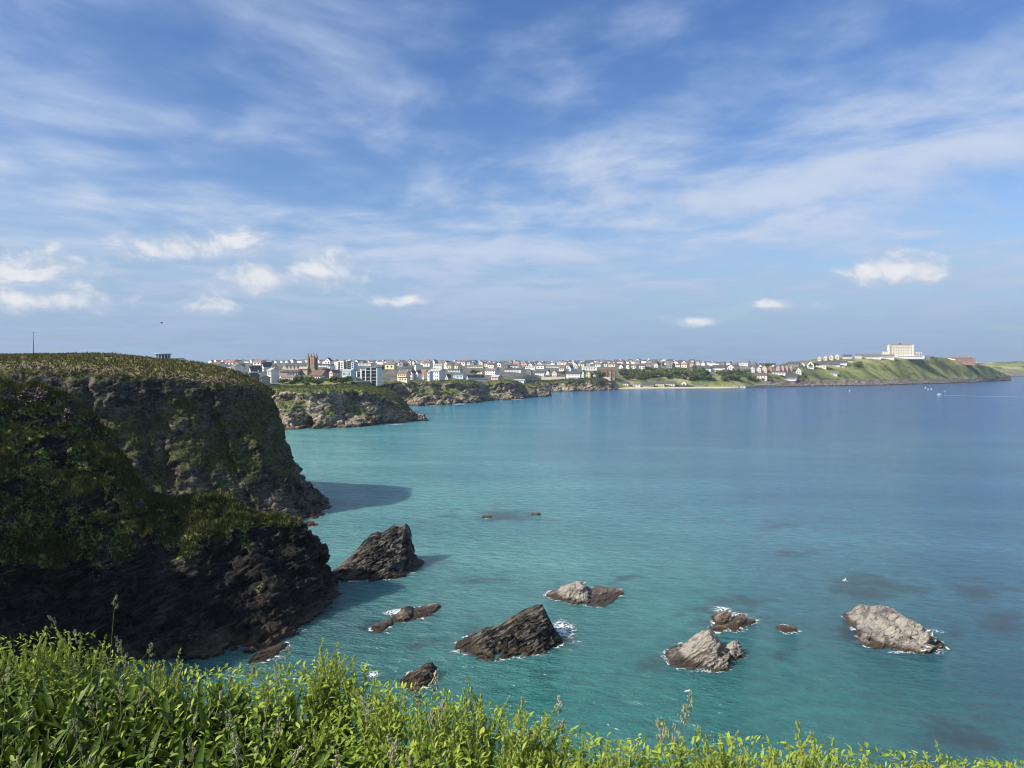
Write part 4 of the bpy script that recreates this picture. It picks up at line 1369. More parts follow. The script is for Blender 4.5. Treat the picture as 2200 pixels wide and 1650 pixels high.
def house(name, loc, w_, d_, h_, ratio, rot, wall, roof, label, cat='house', group=None, wins=(0, 0), side=0, chim=1, hip=False, turn=False, frames=None, top=None):
    """turn: the ridge runs front to back, so a gable faces the viewer"""
    e = empty(name, loc, rot)
    q = math.pi / 2 if turn else 0.0
    sc = (d_, w_, h_) if turn else (w_, d_, h_)
    kid('wall', wall_mesh(wall, ratio, hip), e, (0, 0, 0), sc, q)
    kid('roof', roof_mesh(roof, ratio, hip), e, (0, 0, 0), sc, q)
    if chim:
        cm = misc_mesh('chimney', WALLS['grey'] if wall in ('white', 'grey', 'blue') else WALLS['buff'])
        for k in range(chim):
            s = -1 if k == 0 else 1
            if turn:
                kid('chimney', cm, e, (0, s * d_ * 0.40, h_ * (1 + ratio) - 0.5), (0.7, 0.9, 1.6))
            else:
                kid('chimney', cm, e, (s * w_ * 0.42, 0, h_ * (1 + ratio) - 0.5), (0.9, 0.7, 1.6))
    nx, nz = wins
    for j in range(nz):
        for i in range(nx):
            x = (-0.5 + (i + 0.5) / nx) * w_ * 0.86
            z = h_ * (j + 0.58) / nz
            kid('window', misc_mesh('window', M_GLASS), e, (x, -d_ / 2 - 0.02, z), (w_ / nx * 0.36, 0.09, h_ / nz * 0.42))
    if turn and nx and ratio > 0.5:
        kid('window', misc_mesh('window', M_GLASS), e, (0, -d_ / 2 - 0.02, h_ * 1.15), (w_ * 0.13, 0.09, h_ * 0.25))
    for j in range(nz if side else 0):
        for i in range(side):
            y = (-0.5 + (i + 0.5) / side) * d_ * 0.8
            for s in (-1,):
                kid('window', misc_mesh('window', M_GLASS), e, (s * (w_ / 2 + 0.02), y, h_ * (j + 0.58) / nz), (0.09, d_ / side * 0.30, h_ / nz * 0.42))
    tag(e, label, cat, group)
    return e


def metres(px, Y):
    return px * Y / FOC


TAKEN = []                                  # picture areas already built on: (px0, px1, py0, py1)


def building(name, label, px0, px1, base, eave, ridge, wall, roof, rot=20, depth=None, wins=(3, 2), cat='house', Y=None, turn=False, hip=False, chim=1, group=None, side=0, take=True):
    """a building given by its place: left and right edge, ground, eaves and ridge as seen, on the hill's own depth"""
    rot = rot + 10
    pxc = (px0 + px1) / 2
    Y = Y or ground_depth(pxc, base)
    p = at(pxc, base, Y)
    full = metres(px1 - px0, Y)
    d_ = depth or max(7.0, min(full * 0.75, 11))
    c, s = math.cos(R(rot)), abs(math.sin(R(rot)))
    w_ = max((full - d_ * s) / c, full * 0.55)
    h_ = max(metres(base - eave, Y), 2.4)
    hr = metres(eave - ridge, Y)
    ratio = 0 if ridge is None or hr < 0.3 else max(round(hr / h_ * 5) / 5, 0.2)
    if take:
        TAKEN.append((px0 - 2, px1 + 2, min(ridge, eave) - 1, base + 2))
    p.y += d_ * 0.4
    return house(name, p, w_, d_, h_, ratio, R(-rot), wall, roof, label, cat, group, wins, side, chim, hip, turn)


# --- cluster behind the left cliff
def drum_building():
    Y = 420.0
    p = at(350, 778, Y)
    e = empty('modern_building', p, 0)
    s = Y / FOC
    b = MB(); b.box(-9, 0.5, -3, 4, -10, 2.6); b.box(3.8, 10, -2.5, 4, -10, 1.9)
    b.obj('wall', WALLS['white'], e)
    b = MB(); b.ring([(3.7, -10), (3.7, 4.2)], 28)
    b.obj('glass_drum', M_GLASS, e, smooth=False)
    for k in range(14):
        a = 2 * math.pi * k / 14
        m = MB(); m.box(-.09, .09, -.09, .09, 0, 4.2)
        m.obj('mullion', M_WHITE, e, (3.74 * math.cos(a), 3.74 * math.sin(a), 0))
    b = MB(); b.ring([(3.9, 4.203), (4.5, 4.3), (4.5, 4.65), (3.8, 4.8)], 28)
    b.obj('roof', ROOFS['pale'], e)
    for k in range(5):
        kid('window', misc_mesh('window', M_GLASS), e, (4.8 + k * 1.15, -2.53, 1.1), (0.8, 0.09, 1.2))
    kid('roof_slab', misc_mesh('slab', ROOFS['pale']), e, (-4.2, 0.5, 2.603), (10, 8, 0.25))
    kid('roof_slab', misc_mesh('slab', ROOFS['slate']), e, (6.9, 0.7, 1.903), (6.6, 7, 0.2))
    tag(e, 'modern white building with a round glass drum behind the grassy clifftop', 'building')


drum_building()
building('house', 'sage green gabled house beside the white tall modern house', 530, 553, 831, 815, 801, 'sage', 'slate', 8, 9, (2, 2), turn=True)
building('house', 'sage green flat-topped hotel wing left of the tall white modern house', 549, 573, 832, 812, 811, 'sage', 'slate', 8, 10, (3, 3), chim=0)
building('house', 'cream upper terrace block above the sage green wing', 546, 568, 813, 801, 799, 'cream', 'slate', 15, 9, (3, 2), chim=1, Y=640)
building('house', 'tall white modern house with dark windows on the clifftop', 574, 592, 825, 797, 796, 'white', 'pale', 6, 10, (2, 2), chim=0)
building('house', 'grey slate-hung house with a dormer behind the turf slope', 500, 534, 822, 811, 803, 'grey', 'slate', 20, 9, (4, 1))
building('house', 'white gable house rising above the dark slate roofs', 537, 553, 806, 797, 786, 'white', 'slate', 28, 11, (2, 1), turn=True)
building('house', 'white house on the skyline above the turf slope', 449, 461, 788, 782, 778, 'white', 'slate', 25, 9, (2, 1))
building('house', 'white gabled house under the church ridge', 566, 577, 800, 788, 779, 'white', 'slate', 30, 10, (2, 1), turn=True)
building('house', 'apricot stone house with two stacks beside the church', 575, 594, 800, 789, 783, 'apricot', 'slate', 20, 9, (3, 1), chim=2)
building('house', 'low red-roofed house below the church nave', 592, 622, 813, 807, 802, 'white', 'red', 12, 9, (4, 1))
building('house', 'long pink and grey cottage row below the church', 603, 640, 818, 811, 805, 'pink', 'grey', 12, 8, (5, 1), chim=2)
building('house', 'dark slate-roofed hall right of the church tower foot', 664, 704, 812, 806, 795, 'grey', 'brown', 14, 11, (4, 1))
building('house', 'white gabled house next to the pink house', 694, 706, 810, 799, 792, 'white', 'slate', 25, 9, (1, 2), turn=True)
building('house', 'white square tower house behind the pink house', 705, 717, 802, 787, 786, 'white', 'slate', 20, 8, (1, 2), chim=1)
building('house', 'pink house with arched windows above the cliff gardens', 707, 727, 813, 800, 794, 'pink', 'slate', 22, 9, (2, 2), turn=True)
building('house', 'low white cottage in the cliff gardens', 671, 696, 815, 811, 808, 'white', 'slate', 12, 7, (3, 1), chim=0)
building('house', 'long pale grey modern block beside the stepped glass apartments', 735, 762, 812, 797, 796, 'blue', 'pale', 10, 9, (6, 1), 'building', chim=0)


def church():
    Y = ground_depth(640, 806)
    p = at(640, 806, Y)
    m = lambda q: metres(q, Y)
    e = empty('church', p, R(-12))
    L, h, rr = m(58), m(14), m(12)
    b = MB()
    V = []
    for x in (-L / 2, L / 2):
        V += [(x, -6, -6), (x, 6, -6), (x, 6, h), (x, 0, h + rr), (x, -6, h)]
    b.add(V, [(4, 3, 2, 1, 0), (5, 6, 7, 8, 9), (0, 1, 6, 5), (1, 2, 7, 6), (2, 3, 8, 7), (3, 4, 9, 8), (4, 0, 5, 9)])
    b.obj('nave', WALLS['buff'], e)
    b = MB()
    for s in (-1, 1):
        Vv = [(-L / 2 + .3, s * 6.5, h - 1.0), (L / 2 - .3, s * 6.5, h - 1.0), (L / 2 - .3, 0, h + rr + .1), (-L / 2 + .3, 0, h + rr + .1)]
        Vv += [(x, y, z + .3) for x, y, z in Vv]
        F = [(0, 3, 2, 1), (4, 5, 6, 7), (0, 1, 5, 4), (1, 2, 6, 5), (2, 3, 7, 6), (3, 0, 4, 7)]
        b.add(Vv, F if s < 0 else [tuple(reversed(q)) for q in F])
    b.obj('roof', ROOFS['slate'], e)
    b = MB(); b.box(-L / 2 + 2, L / 2 - 6, -12, -6.1, -6, h * 0.45)
    a = b.obj('aisle', WALLS['grey'], e)
    b = MB(); b.add([(-L / 2 + 1.6, -12.5, h * .45), (L / 2 - 5.6, -12.5, h * .45), (L / 2 - 5.6, -6.05, h * .85), (-L / 2 + 1.6, -6.05, h * .85), (-L / 2 + 1.6, -6.05, h * .45), (L / 2 - 5.6, -6.05, h * .45)],
                    [(0, 1, 2, 3), (0, 3, 4), (1, 5, 2), (0, 4, 5, 1), (4, 3, 2, 5)])
    b.obj('aisle_roof', ROOFS['slate'], e)
    for i in range(4):
        x = -L / 2 + 3.5 + i * (L - 12) / 3.6
        g = MB()
        g.add([(-2, 0, 0), (2, 0, 0), (0, 0, rr * .8), (-2, 5.5, 0), (2, 5.5, 0), (0, 5.5, rr * .8)], [(0, 1, 2), (5, 4, 3), (0, 2, 5, 3), (1, 4, 5, 2), (0, 3, 4, 1)])
        g.obj('gable', WALLS['buff'], e, (x, -6.6, h - 1.2))
    for i in range(6):
        kid('window', misc_mesh('window', M_GLASS), e, (-L / 2 + 4 + i * (L - 12) / 5, -12.06, h * .18), (1.3, .12, h * .3))
    tw, th_ = m(13), m(38)
    tx = L / 2 + tw * .35
    b = MB(); b.box(-tw / 2, tw / 2, -tw / 2, tw / 2, -6, th_)
    t_ = b.obj('tower', M_STONE, e, (tx, 0, 0))
    for sx in (-1, 1):
        for sy in (-1, 1):
            q = MB(); q.box(-.9, .9, -.9, .9, -6, th_ + 1.2); q.ring([(1.0, th_ + 1.2), (.75, th_ + 2.6), (.15, th_ + 4.4)], 6)
            q.obj('pinnacle', M_STONE, t_, (sx * tw / 2, sy * tw / 2, 0))
    for s in (-.24, .24):
        kid('louvre', misc_mesh('window', M_GLASS), t_, (s * tw, -tw / 2 - .03, th_ * .78), (tw * .16, .12, th_ * .26))
    tag(e, 'stone parish church with a pinnacled tower on the town skyline', 'church')
    TAKEN.append((606, 682, 760, 808))


church()


def flats():
    Y = ground_depth(744, 796)
    p = at(744, 796, Y)
    m = lambda q: metres(q, Y)
    e = empty('apartment_block', p, R(-10))
    H = m(20)
    b = MB(); b.box(m(-22), m(-13), -7, 7, -4, H - .6); b.obj('wall', WALLS['white'], e)
    b = MB(); b.box(m(-12.9), m(-8.1), -6, 7, -4, H - 1.2); b.obj('wall', WALLS['grey'], e)
    b = MB(); b.box(m(-8), m(0), -8, 7, -4, H + .4); b.obj('wall', WALLS['white'], e)
    b = MB(); b.box(m(0.1), m(7), -6, 7, -4, H - .4); b.obj('wall', WALLS['grey'], e)
    b = MB(); b.ring([(m(4), -4), (m(4), H)], 18, 0, (m(10.5), -3)); b.obj('glass_drum', M_GLASS, e)
    b = MB(); b.ring([(m(4.4), H + .01), (m(4.4), H + .5), (m(2.5), H + 1.8), (.3, H + 2.2)], 18, 0, (m(10.5), -3)); b.obj('cap', ROOFS['pale'], e)
    for k in range(5):
        q = MB(); q.ring([(m(4.25), 0), (m(4.25), .35)], 18, 0, (m(10.5), -3)); q.obj('floor_band', WALLS['white'], e, (0, 0, -1 + k * H / 4.6))
    b = MB(); b.box(m(14.8), m(21), -6, 7, -4, H - .8); b.obj('wall', WALLS['blue'], e)
    for j in range(4):
        for x in (-4, -10.4, 3.5, 18):
            kid('window', misc_mesh('window', M_GLASS), e, (m(x), (-8.04 if x == -4 else -6.04), 1.2 + j * H / 4.4), (m(3.0), .1, 1.3))
    tag(e, 'white and grey apartment block with a round glazed corner on the skyline', 'apartment block')
    TAKEN.append((720, 768, 770, 797))


flats()


def stepped_flats():
    Y = ground_depth(788, 819)
    p = at(788, 819, Y)
    m = lambda q: metres(q, Y)
    e = empty('apartment_block', p, R(-8))
    bays = [(-34, -29, 15, 'white'), (-28.9, -19, 15, None), (-18.9, -16.5, 21, 'white'), (-16.4, -9.5, 20, None), (-9.4, -6.5, 26, 'white'), (-6.4, 1, 24, None), (1.1, 3, 27, 'white'), (3.1, 13, 29, None), (13.1, 14.6, 30, 'white'), (14.7, 26, 30, None), (26.1, 28, 28, 'white')]
    for (a, b_, hh, wl) in bays:
        q = MB()
        if wl:
            q.box(m(a), m(b_), -6.3, 8, -4, m(hh)); q.obj('pier', WALLS['white'], e)
        else:
            q.box(m(a), m(b_), -5, 8, -4, m(hh)); o = q.obj('glazing', M_GLASS, e)
            for k in range(int(hh // 7) + 1):
                s = MB(); s.box(m(a) + .1, m(b_) - .1, -6.1, -5.02, 0, .35); s.obj('balcony', WALLS['blue'] if k % 2 else M_CONC, o, (0, 0, m(1.5 + k * 7)))
            s = MB(); s.box(m(a), m(b_), -5.6, 8.2, m(hh) + .01, m(hh) + .4); s.obj('roof', ROOFS['pale'], o)
    tag(e, 'stepped modern apartment block of glass bays and white piers on the clifftop', 'apartment block')
    TAKEN.append((752, 820, 786, 820))


stepped_flats()
# --- clifftop row above the second cliff
building('house', 'cream and apricot house with two dormer gables on the clifftop', 853, 880, 818, 803, 796, 'apricot', 'grey', 10, 9, (4, 2), chim=2)
building('house', 'low flat cream annex below the apricot clifftop house', 855, 879, 820, 812, 811, 'cream', 'slate', 10, 5, (3, 1), chim=0, Y=745)
building('house', 'left white gable of the brown-roofed twin gables', 881, 892, 816, 802, 795, 'white', 'brown', 10, 9, (2, 2), turn=True, chim=0)
building('house', 'right white gable of the brown-roofed twin gables', 893, 904, 816, 802, 795, 'white', 'brown', 10, 9, (2, 2), turn=True, chim=0)
building('house', 'cream house with a steep red-brown roof beside the twin gables', 902, 918, 815, 805, 795, 'cream', 'red', 12, 9, (2, 1), chim=1)
building('house', 'white cube modern villa with a dark top balcony on the clifftop', 921, 955, 819, 798, 797, 'white', 'pale', 16, 12, (4, 3), chim=0)
building('house', 'narrow white wing on the left of the modern villa', 919, 928, 812, 800, 799, 'white', 'pale', 10, 8, (1, 2), chim=0, take=False, Y=775)
building('house', 'cream gable with brown roof right of the modern villa', 956, 969, 817, 812, 804, 'cream', 'brown', 12, 9, (1, 1), turn=True, chim=0)
building('house', 'long pale blue flat-roofed terrace on the clifftop', 974, 1000, 814, 806, 805, 'blue', 'grey', 10, 8, (6, 1), chim=1)
for k in range(5):
    building('house', '%s of five small white gabled cottages above the ochre cliff' % ['leftmost', 'second from left', 'middle', 'second from right', 'rightmost'][k], 1004 + k * 7, 1011 + k * 7, 817, 811, 806, 'white', 'slate', 15, 9, (1, 1), turn=True, chim=0, group='cottages above the ochre cliff')
building('house', 'tall white house on the slope above the twin gables', 890, 901, 798, 784, 783, 'white', 'slate', 24, 9, (1, 2), chim=0)
building('house', 'yellow pair of flat-fronted houses above the cottages', 1024, 1040, 804, 799, 798, 'yellow', 'grey', 10, 8, (3, 1), chim=0)
building('house', 'pink and white terraced house at the cliff edge by the gully', 1055, 1078, 820, 810, 806, 'pink', 'pale', 15, 10, (4, 2), chim=0)
building('house', 'big white stepped hotel behind the cliff gully', 1042, 1072, 806, 796, 793, 'white', 'grey', 18, 11, (5, 2), 'hotel')
building('house', 'long low white pavilion beyond the cliff gully', 1098, 1130, 822, 817, 815, 'white', 'pale', 8, 9, (6, 1), chim=0)
building('house', 'white house with black balcony bands above the lawn', 1150, 1172, 808, 801, 797, 'white', 'slate', 10, 9, (4, 2))
building('house', 'white villa with twin gables right of the balcony house', 1173, 1184, 808, 800, 795, 'white', 'slate', 12, 9, (2, 2), turn=True)
building('house', 'small white gabled villa beside the lawn wall', 1186, 1200, 809, 801, 796, 'cream', 'slate', 12, 9, (2, 2), turn=True)
# --- above the fourth cliff and the harbour beach
building('hotel', 'long white clifftop hotel with a right-hand gable', 1217, 1250, 815, 803, 799, 'white', 'slate', 8, 11, (8, 2), 'hotel', chim=2)
building('hotel', 'white gable end wing of the long clifftop hotel', 1249, 1259, 813, 802, 796, 'white', 'slate', 8, 11, (2, 2), 'hotel', turn=True, chim=0)
building('house', 'cream yellow bay-fronted house right of the clifftop hotel', 1260, 1272, 812, 802, 797, 'yellow', 'grey', 8, 10, (2, 2), turn=True)
building('house', 'blue-grey house between the cream house and the brick flats', 1272, 1283, 811, 802, 797, 'blue', 'slate', 8, 10, (2, 2))


def brick_flats():
    Y = ground_depth(1303, 811)
    p = at(1303, 811, Y)
    m = lambda q: metres(q, Y)
    e = empty('apartment_block', p, R(-6))
    H = m(15)
    b = MB(); b.box(m(-19), m(19), -4, 9, -5, H); b.obj('wall', WALLS['brown'], e)
    b = MB(); b.add([(m(-20), -5, H), (m(20), -5, H), (m(20), 10, H), (m(-20), 10, H), (m(-14), 2.5, H + m(5)), (m(14), 2.5, H + m(5))], [(3, 2, 1, 0), (0, 1, 5, 4), (1, 2, 5), (2, 3, 4, 5), (3, 0, 4)])
    b.obj('roof', ROOFS['brown'], e)
    for k in range(5):
        x = -17 + k * 8
        b = MB(); b.box(m(x - 2.2), m(x + 2.2), -6.3, -4.01, -5, H - .4)
        o = b.obj('bay', WALLS['buff'] if k % 2 else WALLS['brick'], e)
        for j in range(5):
            kid('window', misc_mesh('window', M_GLASS), o, (m(x), -6.34, .8 + j * H / 5.2), (m(2.0), .1, 1.3))
    tag(e, 'brown brick apartment block with five bays above the beach', 'apartment block')
    TAKEN.append((1282, 1326, 789, 812))


brick_flats()
building('beach_building', 'white terrace building on stilts below the brick flats', 1296, 1313, 819, 812, 811, 'white', 'pale', 4, 7, (5, 1), 'building', chim=0, Y=1300)
building('beach_building', 'white gabled beach cafe nearest the cliff', 1322, 1352, 832.5, 824, 821, 'white', 'slate', 6, 9, (6, 1), 'building', chim=0, Y=1318)
building('beach_building', 'low white hip-roofed beach house next to the cafe', 1357, 1378, 832, 826, 823, 'white', 'grey', 6, 9, (5, 1), 'building', chim=0, Y=1322, hip=True)
building('beach_building', 'grey slate-roofed beach house in the middle of the row', 1380, 1407, 831.5, 826, 822, 'grey', 'slate', 10, 9, (5, 1), 'building', chim=1, Y=1325)
building('beach_building', 'cream beach building with a gable facing the sand', 1409, 1430, 831, 825, 820, 'cream', 'slate', 12, 9, (3, 1), 'building', chim=0, Y=1330)
building('beach_building', 'dark sloping-roofed aquarium building behind the beach', 1432, 1454, 830.5, 825, 820, 'white', 'slate', 20, 10, (3, 1), 'building', chim=0, Y=1335)
building('beach_building', 'white gabled boathouse right of the aquarium building', 1464, 1477, 829.5, 824, 819, 'white', 'pale', 6, 9, (1, 1), 'building', turn=True, chim=0, Y=1340)
building('beach_building', 'long flat beach shelter under the trees', 1479, 1516, 828.5, 825, 824.6, 'grey', 'slate', 4, 6, (8, 1), 'building', chim=0, Y=1345)


def retaining_wall():
    e = empty('retaining_wall', at(1367, 822, 1345))
    n = 6
    for k in range(n):
        b = MB()
        a0, a1 = 1338 + k * 10, 1338 + (k + 1) * 10
        p0, p1 = at(a0, 813 + k * 1.3, 1352), at(a1, 813 + (k + 1) * 1.3, 1352)
        o = Vector(e.location)
        z0 = at(1367, 829, 1345).z
        b.add([(p0.x - o.x, p0.y - o.y, z0 - o.z), (p1.x - o.x - .15, p1.y - o.y, z0 - o.z), (p1.x - o.x - .15, p1.y - o.y, p1.z - o.z), (p0.x - o.x, p0.y - o.y, p0.z - o.z),
               (p0.x - o.x, p0.y - o.y + 1, z0 - o.z), (p1.x - o.x - .15, p1.y - o.y + 1, z0 - o.z), (p1.x - o.x - .15, p1.y - o.y + 1, p1.z - o.z), (p0.x - o.x, p0.y - o.y + 1, p0.z - o.z)],
              [(0, 1, 2, 3), (5, 4, 7, 6), (4, 0, 3, 7), (1, 5, 6, 2), (3, 2, 6, 7), (4, 5, 1, 0)])
        b.obj('panel', M_QUAY, e)
    tag(e, 'long grey stone retaining wall behind the beach buildings', 'wall')


retaining_wall()
# --- hill and terraces over the wooded slope
for (nm, lb, a, b_, ba, ea, ri, wl, rf, ro, wi, tu) in [
        ('house', 'left white gable on the little hilltop above the town', 1352, 1363, 781, 777.5, 773.5, 'white', 'slate', 20, (1, 1), True),
        ('house', 'white twin-gabled house on top of the little hill', 1365, 1378, 778, 774.5, 770.5, 'white', 'slate', 20, (2, 1), True),
        ('house', 'right white house on the little hilltop above the town', 1379, 1390, 780, 776.5, 773, 'cream', 'slate', 25, (1, 1), False),
        ('house', 'white dormer hotel with a dark roof at the left of the cliff terrace', 1500, 1530, 799, 792, 786, 'white', 'slate', 12, (6, 2), False),
        ('house', 'white block with dark gables on the wooded cliff terrace', 1532, 1560, 799, 790, 784, 'white', 'slate', 15, (5, 2), False),
        ('house', 'white steep-gabled house on the wooded cliff terrace', 1563, 1582, 799, 790, 783, 'white', 'brown', 15, (3, 2), True),
        ('house', 'pavilion with a brown hipped roof above the harbour trees', 1591, 1611, 799, 793, 787, 'brick', 'grey', 8, (3, 1), False),
        ('house', 'white gabled guesthouse, left of the white trio by the brick terrace', 1612, 1624, 801, 792, 787, 'white', 'slate', 15, (2, 2), True),
        ('house', 'white gabled guesthouse, middle of the white trio by the brick terrace', 1626, 1637, 801, 792, 788, 'white', 'slate', 15, (2, 2), True),
        ('house', 'cream gabled guesthouse, right of the white trio by the brick terrace', 1638, 1650, 801, 791, 785, 'cream', 'slate', 15, (2, 2), True),
        ('house', 'orange brick gabled house left of the pink terrace', 1650, 1661, 801, 791, 785, 'brick', 'slate', 10, (2, 2), True),
        ('house', 'dark roofed house group on the skyline behind the white trio', 1634, 1666, 788, 784, 780, 'white', 'slate', 25, (4, 1), False),
        ('house', 'long white cottage below the pink terrace', 1661, 1690, 806, 800, 797, 'white', 'slate', 14, (4, 1), False),
        ('house', 'white gabled house with two dark windows above the harbour', 1710, 1724, 804, 797, 790, 'white', 'slate', 8, (2, 1), True),
        ('house', 'low white harbour cottage row among the bushes', 1616, 1650, 814, 807, 803, 'white', 'brown', 14, (5, 1), False),
        ('house', 'slate-roofed lifeboat house above the harbour rocks', 1676, 1714, 814, 809.5, 805, 'grey', 'slate', 6, (8, 1), False),
        ('house', 'white terrace below the lifeboat house', 1674, 1712, 817, 814, 813.8, 'white', 'pale', 6, (6, 1), False),
        ('house', 'large white gabled villa, left of the pair under the skyline row', 1735, 1752, 792, 783, 776, 'white', 'slate', 15, (2, 2), True),
        ('house', 'large cream gabled villa, right of the pair under the skyline row', 1754, 1778, 791, 783, 776, 'cream', 'slate', 15, (3, 2), False),
        ('house', 'white gabled house left of the big villas', 1721, 1732, 787, 783, 779, 'white', 'slate', 20, (1, 1), True),
        ('house', 'dark hipped house on the ridge left of the villas', 1695, 1720, 787, 782, 777, 'grey', 'slate', 20, (3, 1), False),
        ('house', 'long low white terrace with a slate roof under the skyline gables', 1780, 1820, 783, 779, 775, 'white', 'slate', 8, (8, 1), False),
        ('house', 'low white house in front of the long white terrace', 1783, 1806, 787, 784, 780.5, 'white', 'slate', 8, (4, 1), False),
        ('cottage', 'lone white cottage on the green headland slope', 1786, 1802, 807, 802, 798.5, 'white', 'grey', 12, (2, 1), False),
        ('cottage', 'small white cottage in the gorse above the harbour rocks', 1806, 1816, 791, 787.5, 785, 'white', 'grey', 10, (2, 1), False),
        ('cottage', 'upper white bungalow on the headland slope left of the hotel range', 1822, 1834, 779, 775.5, 773, 'white', 'slate', 12, (2, 1), False),
        ('cottage', 'low cream bungalow below the headland hotel range', 1840, 1853, 784, 780.5, 778, 'cream', 'brown', 12, (2, 1), False),
        ('house', 'grey-roofed house at the right foot of the skyline gables', 1812, 1832, 771, 766, 761.5, 'white', 'slate', 14, (3, 1), False),
        ('house', 'white house at the left end of the headland hotel range', 1838, 1853, 771, 764, 760, 'white', 'grey', 10, (3, 1), False),
        ('house', 'long grey-roofed white wing on the headland', 1853, 1893, 771, 766, 761, 'white', 'grey', 8, (8, 1), False),
        ('house', 'white low block in front of the big cream hotel', 1895, 1922, 771.5, 765.5, 761.5, 'white', 'grey', 8, (5, 1), False)]:
    building(nm, lb, a, b_, ba, ea, ri, wl, rf, ro, None, wi, turn=tu, chim=0 if b_ - a < 13 else 1)
for k in range(4):
    building('terrace_house', '%s of the four pink gabled houses in the brick terrace' % ['leftmost', 'second from left', 'third from left', 'rightmost'][k], 1668 + k * 9, 1677 + k * 9, 798, 789, 783.5, 'pink', 'slate', 6, 9, (2, 2), turn=True, chim=0, group='pink terrace above the harbour')
for k in range(4):
    building('house', '%s of the four cream gables along the headland skyline' % ['first from left', 'second from left', 'third from left', 'fourth from left'][k], 1757 + k * 12.5, 1768 + k * 12.5, 776.5 - k * 1.1, 769 - k * 1.5, 764 - k * 1.6, 'cream', 'slate', 15, 10, (2, 1), turn=True, chim=1, group='gabled houses on the headland skyline')


def big_hotel():
    Y = ground_depth(1936, 768)
    p = at(1936, 768, Y)
    m = lambda q: metres(q, Y)
    e = empty('hotel', p, R(-10))
    H = m(26)
    b = MB(); b.box(m(-24), m(24), 0, m(14), -4, H); b.obj('wall', WALLS['cream'], e)
    b = MB(); b.box(m(-34), m(-24.3), 1.5, m(12), -4, m(13)); b.obj('side_block', WALLS['cream'], e)
    b = MB(); b.box(m(-34.6), m(-24.1), 1.0, m(12.4), m(13) + .01, m(13.7)); b.obj('side_roof', ROOFS['pale'], e)
    b = MB(); b.box(m(-25), m(25), -.6, m(14.6), H + .003, H + .7); b.obj('cornice', WALLS['white'], e)
    b = MB(); b.add([(m(-23), .4, H + .7), (m(23), .4, H + .7), (m(23), m(14), H + .7), (m(-23), m(14), H + .7), (m(-20), m(5), H + m(2.4)), (m(20), m(5), H + m(2.4)), (m(20), m(10), H + m(2.4)), (m(-20), m(10), H + m(2.4))],
                    [(3, 2, 1, 0), (0, 1, 5, 4), (1, 2, 6, 5), (2, 3, 7, 6), (3, 0, 4, 7), (4, 5, 6, 7)]); b.obj('roof', ROOFS['red'], e)
    b = MB(); b.ring([(m(3), H + m(1)), (m(3), H + m(3)), (m(2), H + m(5)), (.3, H + m(6))], 10, 0, (m(-1), m(6))); b.obj('cupola', ROOFS['slate'], e)
    for s in (-24, 24):
        b = MB(); b.box(m(s - 1.6), m(s + 1.6), -1.2, 2, -4, H + 1.6); b.obj('corner_tower', WALLS['cream'], e)
    for j in range(4):
        for i in range(9):
            kid('window', misc_mesh('window', M_GLASS), e, (m(-20 + i * 5), -.04, 3.0 + j * (H - 2) / 4), (m(1.5), .1, (H / 4) * .45))
    b = MB(); b.box(m(-44), m(-26), 2, m(10), -4, m(8)); b.obj('wing', WALLS['white'], e)
    b = MB(); b.box(m(26), m(41), 1, m(9), -4, m(11)); o = b.obj('wing', WALLS['cream'], e)
    for i in range(4):
        kid('window', misc_mesh('window', M_GLASS), o, (m(28.5 + i * 3.4), .96, m(7)), (m(1.6), .1, m(3.5)))
    b = MB(); b.box(m(-12), m(44), -9, -.1, -4, m(3.6)); o = b.obj('terrace', WALLS['white'], e)
    for i in range(10):
        kid('window', misc_mesh('window', M_GLASS), o, (m(-8 + i * 5), -9.04, m(1.8)), (m(3.4), .1, m(1.3)))
    b = MB(); b.box(m(30), m(55), -6, 4, -4, m(4.5)); b.obj('pool_hall', WALLS['grey'], e)
    tag(e, 'big cream headland hotel standing highest on the right', 'hotel')
    TAKEN.append((1890, 1996, 735, 772))


big_hotel()


def red_hotel():
    Y = ground_depth(2064, 779)
    p = at(2064, 779, Y)
    m = lambda q: metres(q, Y)
    e = empty('hotel', p, R(-8))
    b = MB(); b.box(m(-24), m(24), 0, m(14), -6, m(9)); b.obj('wall', WALLS['brick'], e)
    for k in range(5):
        b = MB(); x = -20 + k * 10
        b.add([(m(x - 4.8), -.5, m(9)), (m(x + 4.8), -.5, m(9)), (m(x + 4.8), m(14.4), m(9)), (m(x - 4.8), m(14.4), m(9)), (m(x), 1.5, m(13)), (m(x), m(12), m(13))], [(3, 2, 1, 0), (0, 1, 4), (1, 2, 5, 4), (2, 3, 5), (3, 0, 4, 5)])
        b.obj('roof', ROOFS['red'], e)
        c = MB(); c.box(-.7, .7, -.7, .7, 0, m(5)); c.obj('chimney', WALLS['brick'], e, (m(x + 4.9), m(6), m(9)))
    b = MB(); b.box(m(23), m(29), -1, m(12), -6, m(9.5)); b.obj('tower', WALLS['brown'], e)
    for j in range(2):
        for i in range(9):
            kid('window', misc_mesh('window', M_GLASS), e, (m(-19 + i * 5), -.04, m(2 + j * 4)), (m(1.5), .1, m(2)))
    b = MB(); b.box(m(-27), m(-12), -4, -.05, -6, m(6)); b.obj('wing', WALLS['white'], e)
    b = MB(); b.add([(m(-27.5), -4.4, m(6)), (m(-11.5), -4.4, m(6)), (m(-11.5), -.06, m(6)), (m(-27.5), -.06, m(6)), (m(-26), -2, m(10)), (m(-14), -2, m(7.5))], [(3, 2, 1, 0), (0, 1, 5, 4), (1, 2, 5), (2, 3, 4, 5), (3, 0, 4)]); b.obj('wing_roof', WALLS['white'], e)
    tag(e, 'long red brick hotel with many chimneys at the end of the headland', 'hotel')


